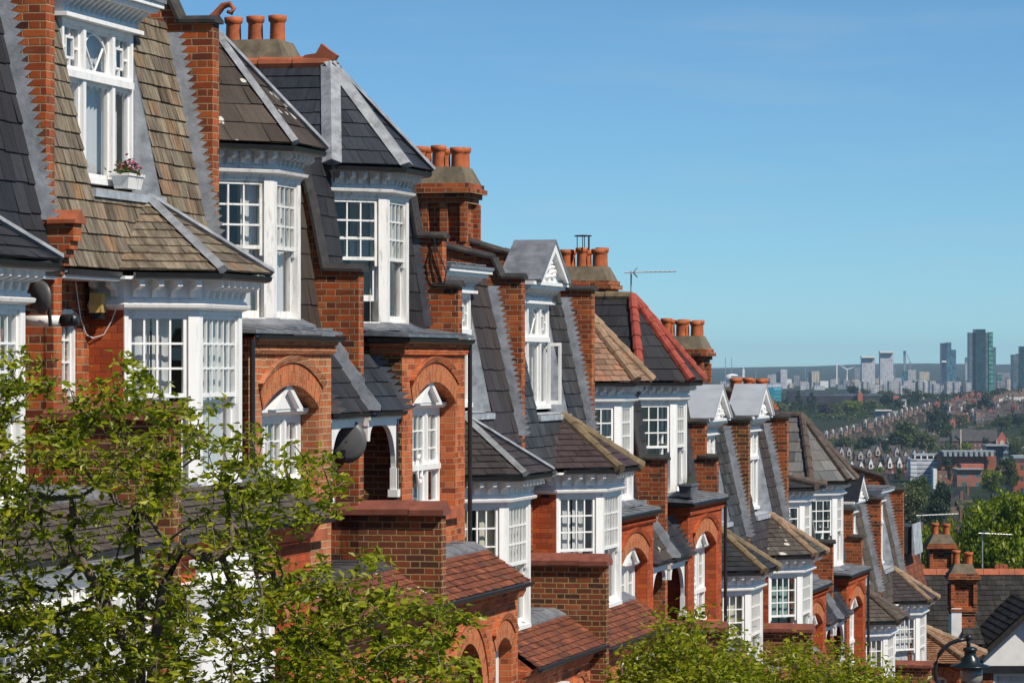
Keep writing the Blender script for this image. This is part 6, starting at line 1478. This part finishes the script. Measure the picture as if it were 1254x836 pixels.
boxes('brick_block', [('body', FC['pinkbrick'], [bx(1172, 1204, 574, 588, fm(1000), 18)]), ('roof_terrace', M['redgable'], [bx(1177, 1205, 568, 573.8, fm(1006), 10, grounded=False)]), ('coping', M['farlead'], [bx(1171.5, 1204.5, 573.8, 574.8, fm(999), 20, grounded=False)])], 'lower pink brick block in front of the orange brick block', 'building')
boxes('office_building', [('body', FC['navy'], [bx(1208, 1228, 546, 562, fm(1150), 16)]), ('end_wing', FC['greyblue'], [bx(1228.1, 1235, 546, 562, fm(1149), 14)]), ('roof_edge', M['farlead'], [bx(1207.5, 1235.5, 544.6, 546, fm(1147), 20, grounded=False)])], 'dark flat roofed block right of the church', 'office building')
boxes('gable_wall_building', [('body', M['farwhite'], [bx(1143, 1147.5, 574, 587, fm(960), 8)]), ('rear', FC['house'], [bx(1147.6, 1160, 577, 590, fm(964), 8, grounded=False)])], 'narrow white end wall beside the scaffold sheeting', 'building')
boxes('brick_block', [('body', FC['redblock'], [bx(1240, 1275, 567, 590, fm(900), 20)]), ('mansard', M['farroof'], [bx(1241, 1275, 561, 566.9, fm(902), 16, grounded=False)]), ('roof', M['farlead'], [bx(1241, 1275, 557.5, 561, fm(905), 12, grounded=False)])], 'red brick block with a grey roof at the right edge', 'flats')
# church
Yx = fm(1300); a, b_ = at(1166, 548, Yx), at(1222, 548, Yx)
o = empty('church', (a.x, Yx, a.z), 0, 'church with a long dark roof and a pink red gable', 'church'); f = LF((a.x, Yx, a.z))
ht, er = at(0, 526, Yx).z, at(0, 540, Yx).z
mb = MB(f); mb.box(a.x, b_.x, Yx, Yx + 12, a.z - 2, er); mb.build('nave_wall', FC['house'], o)
mb = MB(f); mb.prism([(a.x, Yx - .5, er), (a.x, Yx + 12.5, er), (a.x, Yx + 6, ht)], [(b_.x, Yx - .5, er), (b_.x, Yx + 12.5, er), (b_.x, Yx + 6, ht)]); mb.build('roof', M['farroof'], o)
g0, g1 = at(1220, 546, Yx).x, at(1233, 546, Yx).x; gm_ = (g0 + g1) / 2; zt1 = at(0, 528, Yx).z
mb = MB(f); mb.prism([(g0, Yx - 2, a.z - 2), (g1, Yx - 2, a.z - 2), (g1, Yx - 2, er + 1), (gm_, Yx - 2, zt1), (g0, Yx - 2, er + 1)], [(g0, Yx, a.z - 2), (g1, Yx, a.z - 2), (g1, Yx, er + 1), (gm_, Yx, zt1), (g0, Yx, er + 1)]); mb.build('gable', M['redgable'], o)
mb = MB(f); n = 10
mb.prism([(gm_ + 1.2 * math.cos(math.pi * k / n), Yx - 2.2, er - .6 + 1.3 * math.sin(math.pi * k / n)) for k in range(n + 1)] + [(gm_ - 1.2, Yx - 2.2, er - 3), (gm_ + 1.2, Yx - 2.2, er - 3)], [(gm_ + 1.2 * math.cos(math.pi * k / n), Yx - 2.0, er - .6 + 1.3 * math.sin(math.pi * k / n)) for k in range(n + 1)] + [(gm_ - 1.2, Yx - 2.0, er - 3), (gm_ + 1.2, Yx - 2.0, er - 3)]); mb.build('window', FC['cream'], o)
for x in (g0, g1): mb = MB(f); mb.box(x - .35, x + .35, Yx - 2.4, Yx - 1.6, a.z - 2, er + 2.0); mb.build('pinnacle', FC['cream'], o)
mb = MB(f); q = at(1176.5, 0, Yx).x; mb.box(q - .4, q + .4, Yx - .8, Yx, a.z, ht + .2); mb.build('buttress', FC['cream'], o)
# houses by the hundred: one mesh pair per kind, each house an object with walls, roof and gable
def house_kind(w, d, he, hr, wall, roof, gable=None, along=False, gw=.55):
    P = {}
    mb = MB(); mb.box(-w / 2, w / 2, 0, d, -6, he); P['wall'] = (mb, wall)
    mb = MB()
    if along: mb.prism([(-w / 2 - .1, -.3, he - .05), (-w / 2 - .1, d + .3, he - .05), (-w / 2 - .1, d / 2, he + hr)], [(w / 2 + .1, -.3, he - .05), (w / 2 + .1, d + .3, he - .05), (w / 2 + .1, d / 2, he + hr)])
    else: mb.prism([(-w / 2 - .25, -.1, he - .05), (w / 2 + .25, -.1, he - .05), (0, -.1, he + hr)], [(-w / 2 - .25, d, he - .05), (w / 2 + .25, d, he - .05), (0, d, he + hr)])
    P['roof'] = (mb, roof)
    if gable is not None:
        mb = MB(); g = w * gw / 2; hg = hr * .95
        mb.prism([(-g, -.9, he - 2.6), (g, -.9, he - 2.6), (g, -.9, he), (0, -.9, he + hg), (-g, -.9, he)], [(-g, 1.5, he - 2.6), (g, 1.5, he - 2.6), (g, 1.5, he), (0, 1.5 if not along else d * .4, he + hg), (-g, 1.5, he)]); P['gable'] = (mb, gable)
        mb = MB(); mb.box(-g * .5, g * .5, -.97, -.905, he - 2.0, he - .3); P['window'] = (mb, M['farroof'])
    mb = MB(); mb.box(w / 2 - .9, w / 2 - .1, d * .4, d * .4 + 1.3, he, he + hr + 1.3); P['chimney'] = (mb, FC['house'])
    return P
def place(kind, name, p, rz, label, cat, group, cache={}):
    p.z = gz(p.x, p.y) + .3
    o = empty(name, tuple(p), rz, label, cat, group); o.scale = (rg.uniform(.88, 1.16), 1, rg.uniform(.85, 1.2))
    if id(kind) not in cache: cache[id(kind)] = (kind, [mb.build(n_, m_, o) for n_, (mb, m_) in kind.items()])
    else:
        for q in cache[id(kind)][1]: k = q.copy(); C.objects.link(k); k.parent = o
    return o
KG = house_kind(5.6, 9, 4.6, 2.9, FC['house'], M['farroof'], M['gableoff'], True, .5)
for k in range(18):
    f = (k + rg.uniform(-.3, .3)) / 17; Y = fm(1720 + 360 * f); x = 1013 + 126 * f; y = 534 - 33 * f + 3 * math.sin(f * 3.1)
    place(KG, 'gabled_house', at(x, y, Y), -.35 + rg.uniform(-.04, .04), 'small house with a white gable in the long row on the far slope', 'house', 'white gabled row on the far slope')
KB = house_kind(6, 8, 5.0, 2.2, FC['tanhouse'], M['farroofbrown'], None, False)
for k in range(11):
    f = k / 10; Y = fm(1660 + 280 * f); x = 1034 + 104 * f; y = 545 - 27 * f + rg.uniform(-1.2, 1.2)
    place(KB, 'rear_extension_house', at(x, y, Y), -.3 + rg.uniform(-.2, .2), 'tan brick house back below the white gabled row', 'house', 'tan brick backs below the white gabled row')
KT = house_kind(5.3, 9, 6.4, 2.8, FC['redhouse'], M['farroof'], M['farwhite'], True, .4)
for k in range(7):
    f = k / 6; place(KT, 'red_terraced_house', at(1043 + 70 * f, 585 - 1.5 * f, fm(1120)), .05, 'red brick house with a white dormer in the valley terrace', 'house', 'red terrace in the valley')
KS = house_kind(5.3, 5, 3.2, .5, FC['shop'], M['farroof'], None, True)
for k in range(6): place(KS, 'shop', at(1046 + 12 * k, 588, fm(1085)), .05, 'dark shop front under the red valley terrace', 'shop', 'shops under the red terrace')
KW = house_kind(5.6, 8, 5.2, 2.5, FC['house'], M['farroof'], M['gableoff'], True, .42)
for k in range(10): place(KW, 'gabled_house', at(1030 + 11.2 * k + rg.uniform(-1.5, 1.5), 575 - rg.uniform(0, 5), fm(1230 + rg.uniform(-30, 60))), .1, 'house with pale gable and chimney behind the red terrace', 'house', 'pale gabled houses behind the red terrace')
KR = house_kind(6.5, 8, 2.6, 3.2, FC['tanhouse'], M['farroof'], None, True)
KR2 = house_kind(6.5, 8, 4.6, 2.8, FC['whitehouse'], M['farroofbrown'], None, True)
KR3 = house_kind(6.0, 8, 4.8, 2.6, FC['house'], M['farroofbrown'], M['redgable'], False, .6)
KV = house_kind(6.5, 8, 3.0, 3.0, FC['tanhouse'], M['farroof'], None, False)
for (xa, ya, xb, yb, Ya, Yb, n_, kd, grp, lb, jx) in ((1156, 530, 1208, 512, 1560, 1800, 7, KR, 'stepped dark roofs left of the church', 'house in the stepped row of dark roofs above the church', 1), (1208, 514, 1262, 500, 1820, 2000, 8, KR, 'upper stepped roofs on the right', 'house in the upper stepped row of roofs at the right', 2),
        (1170, 501, 1262, 489, 2000, 2120, 11, KR2, 'pale houses along the ridge', 'pale walled house on the ridge below the towers', 4), (1148, 500, 1200, 490, 2050, 2200, 8, KR3, 'red gabled houses along the ridge', 'red gabled house on the ridge right of the cream house', 3), (1156, 519, 1180, 510, 1750, 1900, 4, KR3, 'red houses between the trees', 'red gabled house half hidden between far trees', 3),
        (1236, 548, 1262, 541, 1350, 1420, 4, KG, 'white gabled houses right of the church', 'white gabled house right of the church gable', 1), (1148, 558, 1200, 551, 1180, 1230, 6, KW, 'houses behind the orange brick block', 'house roof behind the orange brick block', 2), (1158, 612, 1180, 600, 640, 700, 3, KV, 'dark roofs in the valley bottom', 'dark roofed house in the valley below the pink brick block', 2),
        (1150, 640, 1168, 630, 430, 470, 2, KV, 'houses with brick chimneys in the valley', 'grey roofed valley house with a brick chimney', 1), (1104, 672, 1120, 664, 330, 360, 2, KG, 'white gabled valley houses', 'white gabled house just beyond the end of the row', 1), (1222, 562, 1262, 556, 1080, 1120, 4, KR2, 'houses behind the right edge block', 'pale house behind the red block at the right edge', 1)):
    for k in range(n_):
        f = k / max(1, n_ - 1); place(kd, 'hillside_house', at(xa + (xb - xa) * f + rg.uniform(-jx, jx), ya + (yb - ya) * f + rg.uniform(-.8, .8), fm(Ya + (Yb - Ya) * f + rg.uniform(-20, 20))), rg.uniform(-.3, .2), lb, 'house', grp)
for k in range(56):                                     # scattered houses on the far slope
    f = rg.random(); x = rg.uniform(1150, 1264); y = 500; kd = rg.choice([KR, KR, KR3, KB, KW, KR2])
    place(kd, 'hillside_house', at(x, y, fm(1800 + 330 * f)), rg.uniform(-.5, .4), 'house scattered among trees on the far slope at the right', 'house', 'scattered houses on the far slope')
for k in range(22):
    f = rg.random(); x = rg.uniform(1085, 1150); y = 545 - 22 * f
    place(rg.choice([KB, KR, KW]), 'hillside_house', at(x, y + 3, fm(1500 + 300 * f)), rg.uniform(-.5, .4), 'house half hidden by valley trees below the white gabled row', 'house', 'houses half hidden by valley trees')
boxes('cream_house', [('body', FC['cream'], [bx(1127, 1146, 491, 501, fm(2120), 10)]), ('roof', M['farroof'], [bx(1126, 1147, 488.5, 491, fm(2118), 12, grounded=False)]), ('chimney', FC['cream'], [bx(1130, 1132, 485.8, 488.5, fm(2121), 3, grounded=False)])], 'broad cream house at the top of the white gabled row', 'house')
boxes('blue_house', [('body', FC['whitehouse'], [bx(1101, 1110, 491, 499, fm(2180), 8)]), ('roof', M['farlead'], [bx(1100, 1110, 488.5, 491, fm(2178), 9, grounded=False)]), ('rear', M['redgable'], [bx(1094, 1101, 484.5, 490, fm(2190), 8, grounded=False)])], 'pale blue house beside a red roof at the end of the factory', 'house')
boxes('long_shed', [('body', M['farlead'], [bx(1072, 1100, 503, 508, fm(1980), 8)]), ('roof', M['farwhite'], [bx(1072, 1092, 501.6, 503, fm(1978), 10, grounded=False)])], 'long pale flat roofed shed behind the white gabled row', 'shed')

# ------------------------------------------------------------------ air, sky, sun, camera
mb = MB(); mb.box(-8200, 8200, -75, 20500, -75, 88)
hz = mb.build('haze', bpy.data.materials.new('haze air')); tag(hz, 'thin blue haze over the distant city', None, None, 'stuff')
hm = hz.data.materials[0]; hm.use_nodes = True; nt = hm.node_tree; nt.nodes.remove(nt.nodes['Principled BSDF'])
pv = nd(nt, 'ShaderNodeVolumePrincipled', {'Color': (.52, .76, 1.0, 1), 'Density': HAZE, 'Anisotropy': 0.0}); nt.links.new(pv.outputs[0], nt.nodes['Material Output'].inputs['Volume'])
SUN_AZ, SUN_EL = rad(SUNAZ), rad(SUNEL)                  # azimuth clockwise from +Y (the view)
w = bpy.data.worlds.new('World'); bpy.context.scene.world = w; w.use_nodes = True; nt = w.node_tree
sky = nt.nodes.new('ShaderNodeTexSky'); sky.sky_type = 'NISHITA'; sky.sun_disc = False; sky.sun_elevation = SUN_EL; sky.sun_rotation = SUN_AZ; sky.altitude = 100; sky.air_density = AIR; sky.dust_density = DUST; sky.ozone_density = OZ
tint = mix(nt, 1.0, sky.outputs[0], TINT, 'MULTIPLY')
wv = nd(nt, 'ShaderNodeMapping', {0: geo(nt).outputs['Generated'], 3: (5.0, 5.0, 42.0), 2: (.05, .12, 0)}).outputs[0]
wf = nd(nt, 'ShaderNodeMapRange', {0: noise(nt, wv, 1.6, 6.0, .62), 1: .5, 2: .8, 3: 0.0, 4: .22}).outputs[0]
tint = mix(nt, wf, tint, (5.5, 6.6, 7.2)); nt.links.new(tint, nt.nodes['Background'].inputs[0]); nt.nodes['Background'].inputs[1].default_value = SKY
sd = bpy.data.lights.new('sun', 'SUN'); sd.energy = SUNP; sd.angle = rad(.53); sd.color = (1.0, .92, .80)
so = bpy.data.objects.new('sun', sd); C.objects.link(so)
dirv = Vector((math.sin(SUN_AZ) * math.cos(SUN_EL), math.cos(SUN_AZ) * math.cos(SUN_EL), math.sin(SUN_EL)))
so.rotation_euler = dirv.to_track_quat('Z', 'Y').to_euler(); so.location = dirv * 60
cd = bpy.data.cameras.new('camera'); cam = bpy.data.objects.new('camera', cd); C.objects.link(cam)
cam.rotation_euler = (math.pi / 2, 0, 0); cd.sensor_width = 36; cd.lens = 36 * F / 1254; cd.shift_y = (HY - 418) / 1254; cd.clip_start = .5; cd.clip_end = 60000
sc = bpy.context.scene; sc.camera = cam
sc.render.engine = 'CYCLES'
sc.view_settings.view_transform = 'Standard'; sc.view_settings.look = 'None'; sc.view_settings.exposure = EXPO; sc.view_settings.gamma = 1
cy = sc.cycles; cy.use_denoising = True; cy.max_bounces = 8; cy.diffuse_bounces = 3; cy.glossy_bounces = 3; cy.transmission_bounces = 4; cy.transparent_max_bounces = 12; cy.volume_bounces = 1; cy.caustics_reflective = False; cy.caustics_refractive = False; cy.sample_clamp_indirect = 8
